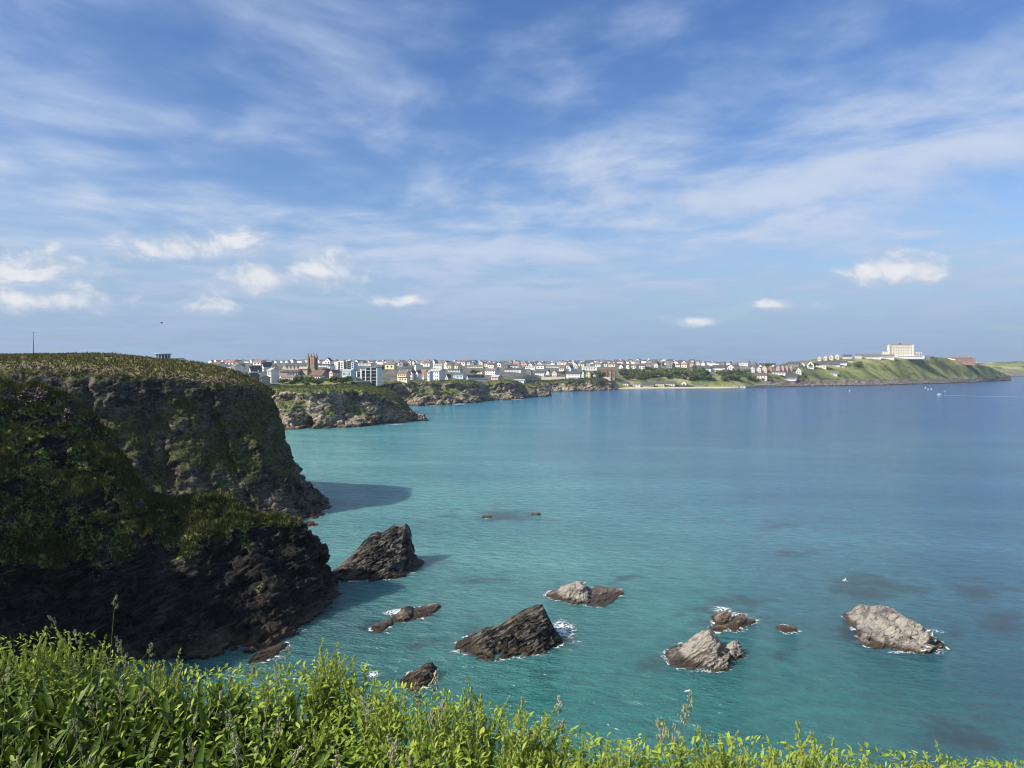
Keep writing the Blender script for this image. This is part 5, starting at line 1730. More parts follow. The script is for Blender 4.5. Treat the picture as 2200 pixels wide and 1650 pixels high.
red_hotel()
for k, (px, lb) in enumerate([(2102, 'lone white house on the far coast just past the headland'), (2131, 'small white farmhouse midway along the far coast'), (2187, 'white house near the right end of the far coast')]):
    building('house', lb, px - 4, px + 4, 780.5, 778.3, 777, 'white', 'grey', 10, 10, (2, 1), Y=3390, chim=0, take=False, group='houses on the far coast')

# --- long terraces and blocks between the houses
for (lb, a, b_, ba, ea, ri, wl, rf, wi) in [
        ('long white terrace with a slate roof, centre of the slope above the gully', 1084, 1122, 800, 794.5, 791, 'white', 'slate', (9, 2)),
        ('cream terrace high above the five white cottages', 1004, 1040, 791, 787, 784.5, 'cream', 'grey', (8, 1)),
        ('white flat-roofed block above the balcony house', 1128, 1152, 795, 788, 787.6, 'white', 'pale', (6, 2)),
        ('long grey-roofed white terrace above the lawn villas', 1172, 1214, 791, 787, 784.5, 'white', 'grey', (9, 1)),
        ('large white hall with a low gable above the clifftop hotel', 1250, 1284, 796, 790, 787, 'white', 'pale', (5, 1)),
        ('white terrace stepping down right of the brick flats', 1330, 1366, 801, 796, 793, 'white', 'slate', (8, 2)),
        ('buff stone terrace above the wooded slope, left part', 1396, 1430, 799, 794, 791, 'buff', 'slate', (8, 2)),
        ('long white terrace above the wooded slope, right part', 1436, 1480, 800, 795, 791.5, 'white', 'slate', (10, 2)),
        ('dark slate-roofed terrace row behind the twin gables', 862, 888, 796, 791, 787.5, 'grey', 'slate', (6, 1)),
        ('white apartment block above the cream steep-roofed house', 930, 952, 793, 784.5, 784, 'white', 'pale', (5, 3)),
        ('cream terrace left of the church on the upper slope', 468, 500, 793, 787, 783.5, 'cream', 'slate', (7, 2)),
        ('white terrace between the church and the skyline apartments', 684, 716, 789, 784.5, 781.5, 'white', 'slate', (7, 1)),
        ('long white block right of the skyline apartments', 768, 800, 786, 780.5, 779.5, 'white', 'slate', (8, 1)),
        ('grey terrace high above the pale blue clifftop terrace', 962, 992, 800, 795, 792, 'blue', 'slate', (7, 1))]:
    building('terrace', lb, a, b_, ba, ea, ri, wl, rf, 4, 9, wi, chim=2 if rf in ('slate', 'grey') else 0, group='long terraces of the town')
    TAKEN[-1] = (a + 1, b_ - 1, ri + 2.5, ba - 0.5)
# --- everyday houses of the town, in streets along the contours
ORD = ['first', 'second', 'third', 'fourth', 'fifth', 'sixth', 'seventh', 'eighth', 'ninth', 'tenth', 'eleventh', 'twelfth', 'thirteenth', 'fourteenth', 'fifteenth', 'sixteenth', 'seventeenth', 'eighteenth', 'nineteenth', 'twentieth']
ZONES = [((456, 535), 'left of the church', [(785, 'top street'), (789, 'upper street'), (794, 'middle street'), (801, 'lower street'), (809, 'front street')]),
         ((545, 720), 'around the church', [(784, 'top street'), (788, 'upper street'), (794, 'middle street'), (801, 'lower street'), (809, 'front street')]),
         ((765, 860), 'above the glass apartments', [(785, 'top street'), (789, 'upper street'), (794, 'middle street'), (801, 'lower street')]),
         ((855, 960), 'above the clifftop villas', [(784, 'top street'), (787.5, 'upper street'), (792, 'middle street'), (798, 'lower street')]),
         ((960, 1060), 'above the white cottages', [(785, 'top street'), (788.5, 'upper street'), (793, 'middle street'), (799, 'lower street'), (806, 'front street')]),
         ((1060, 1150), 'above the cliff gully', [(785.5, 'top street'), (789, 'upper street'), (793.5, 'middle street'), (799, 'lower street'), (806, 'front street')]),
         ((1150, 1215), 'above the lawn', [(785.5, 'top street'), (789, 'upper street'), (793.5, 'middle street'), (799, 'lower street')]),
         ((1215, 1290), 'above the clifftop hotel', [(785, 'top street'), (788.5, 'upper street'), (793, 'middle street'), (798, 'lower street')]),
         ((1290, 1400), 'above the brick flats', [(784, 'top street'), (788, 'upper street'), (793, 'middle street'), (799, 'lower street'), (806, 'front street')]),
         ((1400, 1500), 'above the wooded slope', [(781, 'top street'), (785, 'upper street'), (790, 'middle street'), (796, 'lower street'), (801, 'front street')]),
         ((1500, 1615), 'behind the cliff terrace', [(787, 'top street'), (791, 'upper street')])]
hrng = random.Random(5)


def free(px, py, hw):
    return not any(a < px + hw and px - hw < b and c < py - 1 and py - 6 < d for a, b, c, d in TAKEN)


n_h = 0
for (x0, x1), zone, streets in ZONES:
    for py, sname in streets:
        px = x0 + hrng.random() * 6
        k = 0
        while px < x1:
            Y = ground_depth(px, py)
            wm = hrng.uniform(9, 17)
            wpx = wm * FOC / Y
            pyj = py + hrng.uniform(-1.2, 1.2)
            if free(px + wpx / 2, pyj, wpx / 2) and k < 20 and hrng.random() < 0.9:
                wl = hrng.choices(['white', 'cream', 'grey', 'buff', 'pink', 'blue', 'yellow'], [60, 16, 9, 6, 3, 3, 2])[0]
                rf = hrng.choices(['slate', 'grey', 'brown', 'red'], [46, 32, 16, 6])[0]
                tu = hrng.random() < 0.42
                p = on_ground(px + wpx / 2, pyj)
                far = Y > 1000
                lb = '%s %s house, %s roof, %s from left, %s %s' % (wl, 'gabled' if tu else 'low', rf, ORD[k], sname, zone)
                house('house', p, wm * (0.75 if tu else 1), hrng.uniform(7.5, 10), hrng.uniform(4.8, 7.0), hrng.choice([0.4, 0.6, 0.6, 0.8]), R(hrng.uniform(-55, -8)), wl, rf, lb, 'house', 'houses of the town',
                      (2, 1) if far else (3, 2), 0, 1 if hrng.random() < 0.6 else 0, False, tu)
                n_h += 1
                k += 1
            px += wpx * hrng.uniform(1.0, 1.35)

print('town houses', n_h)
# the smallest houses along the skyline, too far to tell apart
mV, mF, mM = [], [], []
mats = [WALLS['white'], WALLS['cream'], WALLS['grey'], ROOFS['slate'], ROOFS['grey'], ROOFS['brown'], M_GLASS]
for r_, (dpy, p0, p1) in enumerate([(0.6, 455, 1610), (1.6, 455, 1600), (2.8, 700, 1560), (4.0, 780, 1560)]):
    px = p0
    while px < p1:
        cp, cyy = ground_cols(px)
        py = cp[-1] + dpy + hrng.uniform(-.4, .5)
        p = on_ground(px, py)
        wd, dp, hh, rr = hrng.uniform(8, 16), hrng.uniform(7, 10), hrng.uniform(3.4, 5.6), hrng.uniform(1.8, 3.4)
        a = R(hrng.uniform(-55, -8)) + (math.pi / 2 if hrng.random() < .35 else 0)
        ca, sa = math.cos(a), math.sin(a)
        b0 = len(mV)
        for x in (-wd / 2, wd / 2):
            for (y, z) in ((-dp / 2, -2), (dp / 2, -2), (dp / 2, hh), (0, hh + rr), (-dp / 2, hh)):
                mV.append((p.x + x * ca - y * sa, p.y + x * sa + y * ca, p.z + z))
        wi = hrng.choices([0, 1, 2], [6, 2, 2])[0]
        ri = hrng.choices([3, 4, 5], [5, 3, 2])[0]
        for f, mi in (((4, 3, 2, 1, 0), wi), ((5, 6, 7, 8, 9), wi), ((0, 1, 6, 5), wi), ((1, 2, 7, 6), wi), ((2, 3, 8, 7), ri), ((3, 4, 9, 8), ri), ((4, 0, 5, 9), wi)):
            mF.append(tuple(b0 + i for i in f)); mM.append(mi)
        px += wd * FOC / p.y * hrng.uniform(1.0, 1.7)
me = bpy.data.meshes.new('distant_houses')
me.from_pydata(mV, [], mF)
for mt in mats:
    me.materials.append(mt)
me.polygons.foreach_set('material_index', mM)
mo = link('distant_houses', me)
tag(mo, 'mass of tiny far houses along the town skyline', 'houses', None, 'stuff')

# --- harbour, mast, walls
e = empty('harbour_wall', at(1640, 832, 1375))
o = Vector(e.location)
for k, (a, b_, z, yy) in enumerate([(1601, 1624, 3.4, 1368), (1624.2, 1668, 4.6, 1374)]):
    p0, p1 = base_at(a, yy), base_at(b_, yy)
    q = MB(); q.box(p0.x - o.x, p1.x - o.x, p0.y - o.y, p0.y - o.y + 9, -2 - o.z, z - o.z); d_ = q.obj('quay', M_QUAY, e)
    q = MB(); q.box(p0.x - o.x, p1.x - o.x, p0.y - o.y - .3, p0.y - o.y + .6, z + .003 - o.z, z + .8 - o.z); q.obj('parapet', M_CONC, d_)
tag(e, 'low grey stone harbour wall at the foot of the wooded slope', 'harbour wall')
for k in range(4):
    px = 1578 + k * 7
    p = base_at(px, 1352, 0.0)
    e = empty('moored_boat', p, R(20 + 40 * k))
    b = MB(); V = []
    for x, hw, zk in ((-3, 1.0, 0.1), (-1, 1.2, 0), (1.5, 1.0, 0), (3.2, .1, .5)):
        V += [(x, -hw, 1.1 + zk * .6), (x, -hw * .6, zk - .2), (x, hw * .6, zk - .2), (x, hw, 1.1 + zk * .6)]
    F = [(i * 4 + j, i * 4 + j + 1, i * 4 + j + 5, i * 4 + j + 4) for i in range(3) for j in range(3)] + [(i * 4 + 3, i * 4, i * 4 + 4, i * 4 + 7) for i in range(3)] + [(0, 3, 2, 1), (12, 13, 14, 15)]
    b.add(V, F); b.obj('hull', M_WHITE, e)
    b = MB(); b.box(-.9, .9, -.7, .7, 1.15, 2.3); b.obj('cabin', WALLS['blue'] if k % 2 else M_WHITE, e)
    tag(e, '%s of the four small white boats lying behind the harbour wall' % ['leftmost', 'second', 'third', 'rightmost'][k], 'boat', 'boats in the harbour')


def pole(name, label, px, py0, py1, Y, r, mat, cat, foot=True):
    p, q = at(px, py1, Y), at(px, py0, Y)
    e = empty(name, p)
    h = q.z - p.z
    b = MB(); b.ring([(r, -1.0), (r * .8, h * .6), (r * .55, h)], 8); b.obj('shaft', mat, e, smooth=True)
    if foot:
        b = MB(); b.ring([(r * 3, -.5), (r * 2.4, .12)], 8); b.obj('foot', M_CONC, e)
    b = MB(); b.ring([(r * .9, h - .02), (r * 1.2, h + r), (r * .3, h + r * 2.2)], 8); b.obj('cap', mat, e)
    tag(e, label, cat)
    return e


pole('mast', 'thin grey mast on the grassy clifftop at the far left', 72, 715, 766, 190, .095, M_METAL, 'mast')
pole('flagpole', 'tall white pole on the headland slope below the villas', 1779, 779, 794, ground_depth(1779, 794), .45, M_WHITE, 'pole')
for k, (px, py0, py1) in enumerate([(20, 766, 775), (48, 766, 774), (97, 768, 775)]):
    p, q = at(px, py1 + 4, 178), at(px, py0, 178)
    e = empty('fence_post', p)
    b = MB(); b.box(-.07, .07, -.07, .07, -.5, q.z - p.z); b.obj('post', M_WOOD, e)
    b = MB(); b.add([(-.07, -.07, 0), (.07, -.07, 0), (.07, .07, 0), (-.07, .07, 0), (0, 0, .08)], [(3, 2, 1, 0), (0, 1, 4), (1, 2, 4), (2, 3, 4), (3, 0, 4)]); b.obj('cap', M_WOOD, e, (0, 0, q.z - p.z))
    tag(e, ['pale wooden post farthest left on the clifftop turf', 'pale wooden post just left of the mast', 'pale wooden post just right of the mast'][k], 'post', 'posts on the clifftop')

# white tents in the clifftop gardens
for (px, py, Y, sz, lb) in [(625, 823, 575, 4.2, 'white peaked tent in the clifftop garden below the church'), (714, 828, 555, 2.6, 'small white parasol tent in the clifftop garden below the pink house')]:
    e = empty('garden_tent', at(px, py, Y))
    h = sz * .38
    b = MB(); b.add([(-sz, -sz * .7, h), (sz, -sz * .7, h), (sz, sz * .7, h), (-sz, sz * .7, h), (0, 0, h + sz * .42)], [(3, 2, 1, 0), (0, 1, 4), (1, 2, 4), (2, 3, 4), (3, 0, 4)])
    b.obj('canopy', M_WHITE, e)
    for sx in (-1, 1):
        for sy in (-1, 1):
            b = MB(); b.box(-.08, .08, -.08, .08, -1.5, h); b.obj('pole', M_METAL, e, (sx * sz * .95, sy * sz * .66, 0))
    tag(e, lb, 'tent')

# garden wall with the lawn above the fourth cliff
e = empty('garden_wall', at(1180, 812, 1215))
o = Vector(e.location)
p0, p1 = at(1163, 812, 1215), at(1214, 811, 1215)
b = MB(); b.box(p0.x - o.x, p1.x - o.x, 0, .8, -3, 1.6); b.obj('wall', WALLS['cream'], e)
b = MB(); b.box(p0.x - o.x - .2, p1.x - o.x + .2, -.15, .95, 1.603, 1.9); b.obj('coping', M_CONC, e)
tag(e, 'long cream garden wall along the cliff lawn', 'wall')

# --- the motor boat and the small craft
def motorboat(px, py, L, label, cabin=True):
    c = sea_at(px, py)
    e = empty('motorboat', c, R(184))
    b = MB(); V = []
    for x, hw, zk in ((-.5, .17, 0), (-.2, .2, 0), (.2, .18, .02), (.5, .01, .10)):
        V += [(x * L, -hw * L, (.13 + zk) * L), (x * L, -hw * L * .6, (zk - .03) * L), (x * L, hw * L * .6, (zk - .03) * L), (x * L, hw * L, (.13 + zk) * L)]
    F = [(i * 4 + j, i * 4 + j + 1, i * 4 + j + 5, i * 4 + j + 4) for i in range(3) for j in range(3)] + [(i * 4 + 3, i * 4, i * 4 + 4, i * 4 + 7) for i in range(3)] + [(0, 3, 2, 1), (12, 13, 14, 15)]
    b.add(V, F); b.obj('hull', M_WHITE, e)
    if cabin:
        b = MB(); b.box(-.12 * L, .16 * L, -.1 * L, .1 * L, .135 * L, .27 * L); o = b.obj('cabin', M_WHITE, e)
        b = MB(); b.box(-.06 * L, .163 * L, -.103 * L, .103 * L, .19 * L, .245 * L); b.obj('window', M_GLASS, o)
        b = MB(); b.box(-.58 * L, -.5 * L, -.04 * L, .04 * L, 0, .2 * L); b.obj('engine', M_DARK, e)
    tag(e, label, 'boat')


motorboat(2020, 848.5, 7.5, 'white motor boat trailing a long wake on the right')
motorboat(2031, 840.5, 4.5, 'tiny white boat just beyond the speeding motor boat', False)
for k, (px, py) in enumerate([(1994, 837), (2001, 836.5), (1988, 834), (1825, 840)]):
    c = sea_at(px, py)
    e = empty('buoy', c)
    b = MB(); b.ring([(.2, -.4), (.9, .1), (1.0, .5), (.6, 1.1), (.15, 1.3)], 10); b.obj('float', M_WHITE, e, smooth=True)
    b = MB(); b.ring([(.12, 1.28), (.12, 1.9)], 6); b.obj('ring_post', M_METAL, e)
    tag(e, ['right-centre white buoy of the three before the headland', 'rightmost white buoy of the three before the headland', 'leftmost white buoy of the three before the headland', 'lone white buoy off the harbour rocks'][k], 'buoy', 'mooring buoys')

# ------------------------------------------------------------------ trees
def blob_crown(n, rx, ry, rz, size, seed):
    g = np.random.default_rng(seed)
    cl = g.normal(size=(9, 3)) * np.array([rx, ry, rz]) * 0.55
    cl[:, 2] = np.abs(cl[:, 2])
    c = cl[g.integers(0, 9, n)]
    d = g.normal(size=(n, 3))
    d /= np.linalg.norm(d, axis=1)[:, None]
    p = c + d * (g.random(n) ** 0.4)[:, None] * np.array([rx, ry, rz]) * 0.5
    a = g.normal(size=(n, 3)); a /= np.linalg.norm(a, axis=1)[:, None]
    b = np.cross(a, d); b /= np.linalg.norm(b, axis=1)[:, None] + 1e-6
    s = size * (0.6 + 0.8 * g.random(n))[:, None]
    V = np.stack([p - a * s, p + b * s * .7, p + a * s, p - b * s * .7], 1).reshape(-1, 3)
    return V, np.arange(n * 4).reshape(-1, 4), np.repeat(np.clip(0.35 + 0.4 * (p[:, 2] / rz) + g.normal(0, .15, n), 0, 1), 4)


TREES = []
for k in range(5):
    rx, rz = [(4.5, 4.2), (6, 4), (3.6, 5), (5.5, 3.2), (7, 5)][k]
    V, F, T = blob_crown(900, rx, rx, rz, 0.75, 900 + k)
    cm = new_mesh('crown', V + np.array([0, 0, rz * .75]), F, [M_TREE], False, {'tint': T})
    b = MB(); b.tube([(0, 0, -1.5), (.1, 0, rz * .4), (.3, .1, rz * .9)], [.45, .35, .15])
    b.tube([(.1, 0, rz * .4), (-rx * .3, .2, rz)], [.22, .08]); b.tube([(.1, 0, rz * .5), (rx * .3, -.3, rz * 1.1)], [.2, .07])
    TREES.append((cm, b.mesh('trunk', M_BARK)))


def tree(p, kind, sc, label, group=None):
    e = empty('tree', p, hrng.random() * 6.28)
    e.scale = (sc, sc, sc)
    link('crown', TREES[kind][0], e)
    link('trunk', TREES[kind][1], e)
    tag(e, label, 'tree', group)


tree(on_ground(1648, 791), 4, 1.1, 'dark spreading tree in front of the cream villa')
tree(on_ground(1746, 791), 4, 1.15, 'dark flat-topped tree before the white villa')
tree(on_ground(1339, 810), 1, 1.4, 'big dark round tree right of the brick flats')
tree(on_ground(1286, 816), 4, 1.6, 'dark ivy-covered tree at the cliff end below the brick flats')
tree(on_ground(1843, 788), 1, 1.2, 'dark tree on the headland slope')
for k in range(105):
    px = hrng.uniform(1340, 1612)
    cp, cyy = ground_cols(px)
    py = hrng.uniform(801, 819) if px > 1460 else hrng.uniform(801, 816)
    tree(on_ground(px, py), hrng.randrange(5), hrng.uniform(.75, 1.35), 'green bushy tree in the wooded slope above the beach', 'trees of the wooded slope')
for k in range(70):
    z = hrng.choice(ZONES)
    px = hrng.uniform(z[0][0], z[0][1])
    py = hrng.uniform(785, 812)
    if free(px, py, 1.5):
        tree(on_ground(px, py), hrng.randrange(5), hrng.uniform(.35, .8), 'small dark garden tree among the town houses', 'garden trees of the town')
for k in range(34):
    px = hrng.uniform(600, 760)
    tree(at(px, hrng.uniform(820, 830), hrng.uniform(520, 575)), hrng.randrange(5), hrng.uniform(.3, .6), 'low garden shrub along the clifftop gardens', 'shrubs of the clifftop gardens')
for k in range(20):
    px = hrng.uniform(1612, 1735)
    tree(on_ground(px, hrng.uniform(808, 823)), hrng.randrange(5), hrng.uniform(.3, .6), 'green bush on the harbour slope', 'bushes of the harbour slope')

# ------------------------------------------------------------------ birds
def gull(loc, rz, label, s=1.0, floating=False, flying=False):
    e = empty('gull', loc, rz)
    n, V = 8, []
    prof = [(-.26, .02, .02), (-.18, .06, .035), (-.05, .095, .03), (.08, .10, .03), (.17, .07, .055), (.20, .045, .10), (.22, .05, .14), (.26, .045, .145), (.30, .012, .14)]
    if flying:
        prof = [(-.28, .02, .03), (-.15, .06, .03), (.0, .085, .03), (.12, .075, .035), (.2, .055, .045), (.27, .045, .05), (.33, .01, .045)]
    b = MB()
    for (x, r, z) in prof:
        V += [(x, r * .85 * math.cos(2 * math.pi * k / n), z + r * math.sin(2 * math.pi * k / n)) for k in range(n)]
    F = [(j * n + k, j * n + (k + 1) % n, (j + 1) * n + (k + 1) % n, (j + 1) * n + k) for j in range(len(prof) - 1) for k in range(n)]
    F += [tuple(range(n - 1, -1, -1)), tuple((len(prof) - 1) * n + k for k in range(n))]
    b.add(V, F)
    h = 0.0 if flying else (.08 if floating else .22)
    o = b.obj('body', M_DARK if flying else M_WHITE, e, (0, 0, h), True)
    for sd in (-1, 1):
        b = MB()
        if flying:
            pts = [(.10, .05 * sd, .05), (.13, .33 * sd, .20), (.02, .68 * sd, .10), (-.03, .66 * sd, .09), (-.02, .33 * sd, .17), (-.12, .05 * sd, .04)]
            b.add(pts + [(x, y, z - .012) for x, y, z in pts], [(0, 1, 4, 5), (1, 2, 3, 4), (11, 10, 7, 6), (10, 9, 8, 7), (0, 6, 7, 1), (1, 7, 8, 2), (2, 8, 9, 3), (3, 9, 10, 4), (4, 10, 11, 5), (5, 11, 6, 0)])
            b.obj('wing', M_DARK, e)
        else:
            pts = [(.14, .075 * sd, .07), (.0, .098 * sd, .085), (-.2, .06 * sd, .07), (-.34, .01 * sd, .05), (-.2, .085 * sd, .02), (.02, .112 * sd, .02), (.13, .09 * sd, .04)]
            b.add(pts + [(x, y * .86, z) for x, y, z in pts], [tuple(range(7)), tuple(range(13, 6, -1))] + [(i, (i + 1) % 7, 7 + (i + 1) % 7, 7 + i) for i in range(7)])
            b.obj('wing', M_GULL_GREY, e, (0, 0, h))
            if not floating:
                b = MB(); b.tube([(.02, .035 * sd, h - .03), (.02, .035 * sd, 0)], .009, 5); b.obj('leg', M_BEAK, e)
    b = MB(); b.ring([(.014, 0), (.010, .03), (.003, .055)], 6)
    k = b.obj('beak', M_BEAK, e, (.325 if flying else .295, 0, h + (.045 if flying else .14)))
    k.rotation_euler = (0, math.pi / 2, 0)
    e.scale = (s, s, s)
    tag(e, label, 'gull', 'gulls')
    return e


def top_of(px, py):
    """highest rock surface near the sight line through a pixel"""
    best, bz = None, 1e9
    d = (at(px, py, 100) - Vector((0, 0, EYE))).normalized()
    for o, V in ROCK_OBJS:
        q = V - np.array((0, 0, EYE))
        along = q @ np.array(d)
        perp = np.linalg.norm(q - along[:, None] * np.array(d), axis=1)
        ok = np.where(perp < 0.35)[0]
        if len(ok):
            i = ok[np.argmin(along[ok])]
            if along[i] < bz:
                bz, best = along[i], V[i]
    return best


for (px, py, lb, rz) in [(1257, 1253, 'white gull standing on the hump of the low pale rock', 40), (1997, 1357, 'upper white gull on the right shoulder of the broad rock', 10), (2008, 1371, 'lower white gull on the right shoulder of the broad rock', 60),
                         (1982, 1400, 'left white gull at the front foot of the broad rock', 0), (2000, 1400, 'right white gull at the front foot of the broad rock', 160)]:
    q = top_of(px, py)
    if q is None:
        q = sea_at(px, py)
    gull((q[0], q[1], max(q[2], 0.05) + 0.02), R(rz), lb, 1.25)
gull(sea_at(1476, 1488), R(15), 'white gull floating below the pale peaked rock', 1.2, True)
gull(sea_at(2036, 1396), R(100), 'white gull floating off the right end of the broad rock', 1.2, True)
gull(sea_at(1816, 1248), R(60), 'white gull afloat over the dark weed above the broad rock', 1.5, True)
gull(at(347, 694, 110), R(20), 'dark gull in flight high over the left cliff', 0.75, False, True)
gull(at(1053, 430, 150), R(70), 'dark speck of a gull flying high in mid sky', 0.45, False, True)
gull(at(976, 549, 160), R(120), 'dark speck of a gull flying over the far town', 0.40, False, True)

# ------------------------------------------------------------------ foreground plants on the cliff edge
prng = random.Random(77)


def leaf_arr(L, wd, fold=0.25, curl=0.3, n=4, shape='rhomb'):
    """a leaf along +X rising to its tip; returns verts, quads"""
    t = np.linspace(0, 1, n + 1)
    if shape == 'strap':
        wv = wd * np.array([0.35 + 0.65 * min(1, 3 * q) if q < .7 else max(0.03, (1 - q) / .3) for q in t])
    elif shape == 'lance':
        wv = wd * np.sin(np.pi * np.clip(t, 0.03, 0.97)) ** 0.9
    else:
        wv = wd * np.interp(t, [0, .14, .42, .75, 1], [.14, .30, 1.0, .62, .03])
    x = L * t
    z = -curl * L * t ** 2
    V = []
    for i in range(n + 1):
        V += [(x[i], -wv[i] / 2, z[i] + fold * wv[i] / 2), (x[i], 0, z[i]), (x[i], wv[i] / 2, z[i] + fold * wv[i] / 2)]
    F = [(i * 3 + j, i * 3 + 3 + j, i * 3 + 4 + j, i * 3 + 1 + j) for i in range(n) for j in range(2)]
    return np.array(V), np.array(F)


def xf(V, loc, az, pitch, roll=0.0, s=1.0):
    M = Matrix.Rotation(az, 3, 'Z') @ Matrix.Rotation(-pitch, 3, 'Y') @ Matrix.Rotation(roll, 3, 'X')
    return (V * s) @ np.array(M).T + np.array(loc)


class Bag:
    def __init__(self):
        self.V, self.F, self.T, self.n = [], [], [], 0

    def add(self, V, F, tint):
        self.V.append(V); self.F.append(np.asarray(F) + self.n); self.T.append(np.full(len(V), tint)); self.n += len(V)

    def mesh(self, name, mat, smooth=True):
        return new_mesh(name, np.vstack(self.V), np.vstack(self.F), [mat], smooth, {'tint': np.concatenate(self.T)})


OCT_V = np.array([(x, y, z) for z in (-.66, .66) for y in (-.66, .66) for x in (-.66, .66)], float)
OCT_F = np.array([(0, 2, 3, 1), (4, 5, 7, 6), (0, 1, 5, 4), (2, 6, 7, 3), (0, 4, 6, 2), (1, 3, 7, 5)])
LEAF_MESHES, SPIKE_MESHES = [], []
for k in range(5):
    V, F = leaf_arr(1.0, [.52, .46, .58, .40, .50][k], .28, [.25, .45, .1, .35, .6][k], 5)
    V[:, 2] += 0.03 * np.sin(V[:, 0] * 17 + k) * np.abs(V[:, 1]) * 6
    LEAF_MESHES.append(new_mesh('leaf', V, F, [M_BEET], True, {'tint': np.full(len(V), .25 + .13 * k)}))


def spike_bag(L, seed):
    g = random.Random(seed)
    b = Bag()
    bend = g.uniform(-.25, .25)
    path = lambda t: np.array((bend * L * t * t, .08 * L * math.sin(3 * t + seed), L * t))
    m = 6
    for i in range(m):
        p0, p1 = path(i / m), path((i + 1) / m)
        r0, r1 = .0022 * (1 - .6 * i / m), .0022 * (1 - .6 * (i + 1) / m)
        ring = np.array([(math.cos(a), math.sin(a), 0) for a in (0, 2.1, 4.2)])
        b.add(np.vstack([ring * r0 + p0, ring * r1 + p1]), [(0, 1, 4, 3), (1, 2, 5, 4), (2, 0, 3, 5)], .6)
    for i in range(int(L / .0040)):
        t = g.uniform(.10, 1)
        a = i * 2.4
        s = g.uniform(.0032, .0056) * (1.15 - .55 * t)
        b.add(OCT_V * np.array((s, s, s * 1.2)) + path(t) + np.array((math.cos(a), math.sin(a), 0)) * .0050, OCT_F, g.uniform(.35, 1))
    for i in range(int(L / .0075)):
        t = g.uniform(0.0, .93)
        V, F = leaf_arr(g.uniform(.014, .030) * (1.25 - .75 * t), g.uniform(.0045, .008), .3, g.uniform(-.4, .1), 2, 'lance')
        b.add(xf(V, path(t), i * 2.4 + g.uniform(-.5, .5), g.uniform(.5, 1.2)), F, g.uniform(.2, .9))
    return b


for k in range(6):
    SPIKE_MESHES.append(spike_bag([.10, .13, .16, .12, .19, .09][k], 40 + k).mesh('flower_spike', M_SPIKE, False))


def beet_proto(seed, H):
    """children list: (name, mesh, matrix, kind)"""
    g = random.Random(seed)
    kids = []
    st_ = MB()
    fol = Bag()
    nst = g.choice([1, 2, 2, 3])
    for s in range(nst):
        lean = g.uniform(0, .38) if nst > 1 else g.uniform(0, .16)
        az = g.uniform(0, 6.28)
        hh = H * g.uniform(.72, 1)
        path = lambda t, az=az, lean=lean, hh=hh: Vector((math.cos(az) * lean * hh * t ** 1.4, math.sin(az) * lean * hh * t ** 1.4, hh * t * (1 - .15 * lean * t)))
        st_.tube([path(i / 6) for i in range(7)], [.0042 * (1 - .55 * i / 6) for i in range(7)], 5)
        sc = Matrix.LocRotScale(path(.97), Matrix.Rotation(az, 3, 'Z').to_quaternion() @ Matrix.Rotation(lean * .9, 3, 'Y').to_quaternion(), Vector((1, 1, 1)))
        kids.append(('flower_spike', g.choice(SPIKE_MESHES), sc, None))
        for i in range(g.randint(5, 8)):
            t = g.uniform(.35, .98)
            a2 = g.uniform(0, 6.28)
            ln = g.uniform(.03, .09)
            p0 = path(t)
            p1 = p0 + Vector((math.cos(a2) * ln * .55, math.sin(a2) * ln * .55, ln))
            st_.tube([p0, (p0 + p1) / 2 + Vector((math.cos(a2), math.sin(a2), 0)) * .006, p1], [.0022, .002, .0016], 4)
            kids.append(('flower_spike', g.choice(SPIKE_MESHES), Matrix.LocRotScale(p1, Matrix.Rotation(a2, 3, 'Z').to_quaternion() @ Matrix.Rotation(g.uniform(.15, .6), 3, 'Y').to_quaternion(), Vector((1, 1, 1)) * g.uniform(.55, .95)), None))
        for i in range(60):
            t = g.uniform(.15, 1.0)
            L = g.uniform(.020, .046) * (1.25 - .75 * t)
            V, F = leaf_arr(L, L * g.uniform(.30, .5), .3, g.uniform(-.1, .6), 3)
            fol.add(xf(V, path(t), i * 2.4 + g.uniform(-.4, .4), g.uniform(.0, 1.0), g.uniform(-.4, .4)), F, min(1, .15 + .7 * t + g.uniform(-.15, .15)))  # tint climbs the stem, painting lit tips over a shaded inside
    for i in range(g.randint(5, 7)):
        L = g.uniform(.045, .085)
        a = g.uniform(0, 6.28)
        z = g.uniform(.02, .45) * H
        kids.append(('leaf', g.choice(LEAF_MESHES), Matrix.LocRotScale(Vector((math.cos(a) * .012, math.sin(a) * .012, z)), (Matrix.Rotation(a, 3, 'Z') @ Matrix.Rotation(-g.uniform(.0, .9), 3, 'Y') @ Matrix.Rotation(g.uniform(-.5, .5), 3, 'X')).to_quaternion(), Vector((L, L, L))), None))
    b = st_.mesh('stem', M_STALK, True)
    kids.append(('stem', b, Matrix.Identity(4), None))
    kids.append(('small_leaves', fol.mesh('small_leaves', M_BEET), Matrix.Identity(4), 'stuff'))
    return kids


PLANTAIN_LEAVES = []
for k in range(4):
    V, F = leaf_arr(1.0, [.105, .085, .13, .10][k], .45, [.22, .5, .1, .75][k], 7, 'strap')
    V[:, 2] += .35 * V[:, 0] ** 1.0 * 0
    PLANTAIN_LEAVES.append(new_mesh('leaf', V, F, [M_PLANT], True, {'tint': np.full(len(V), .2 + .2 * k)}))


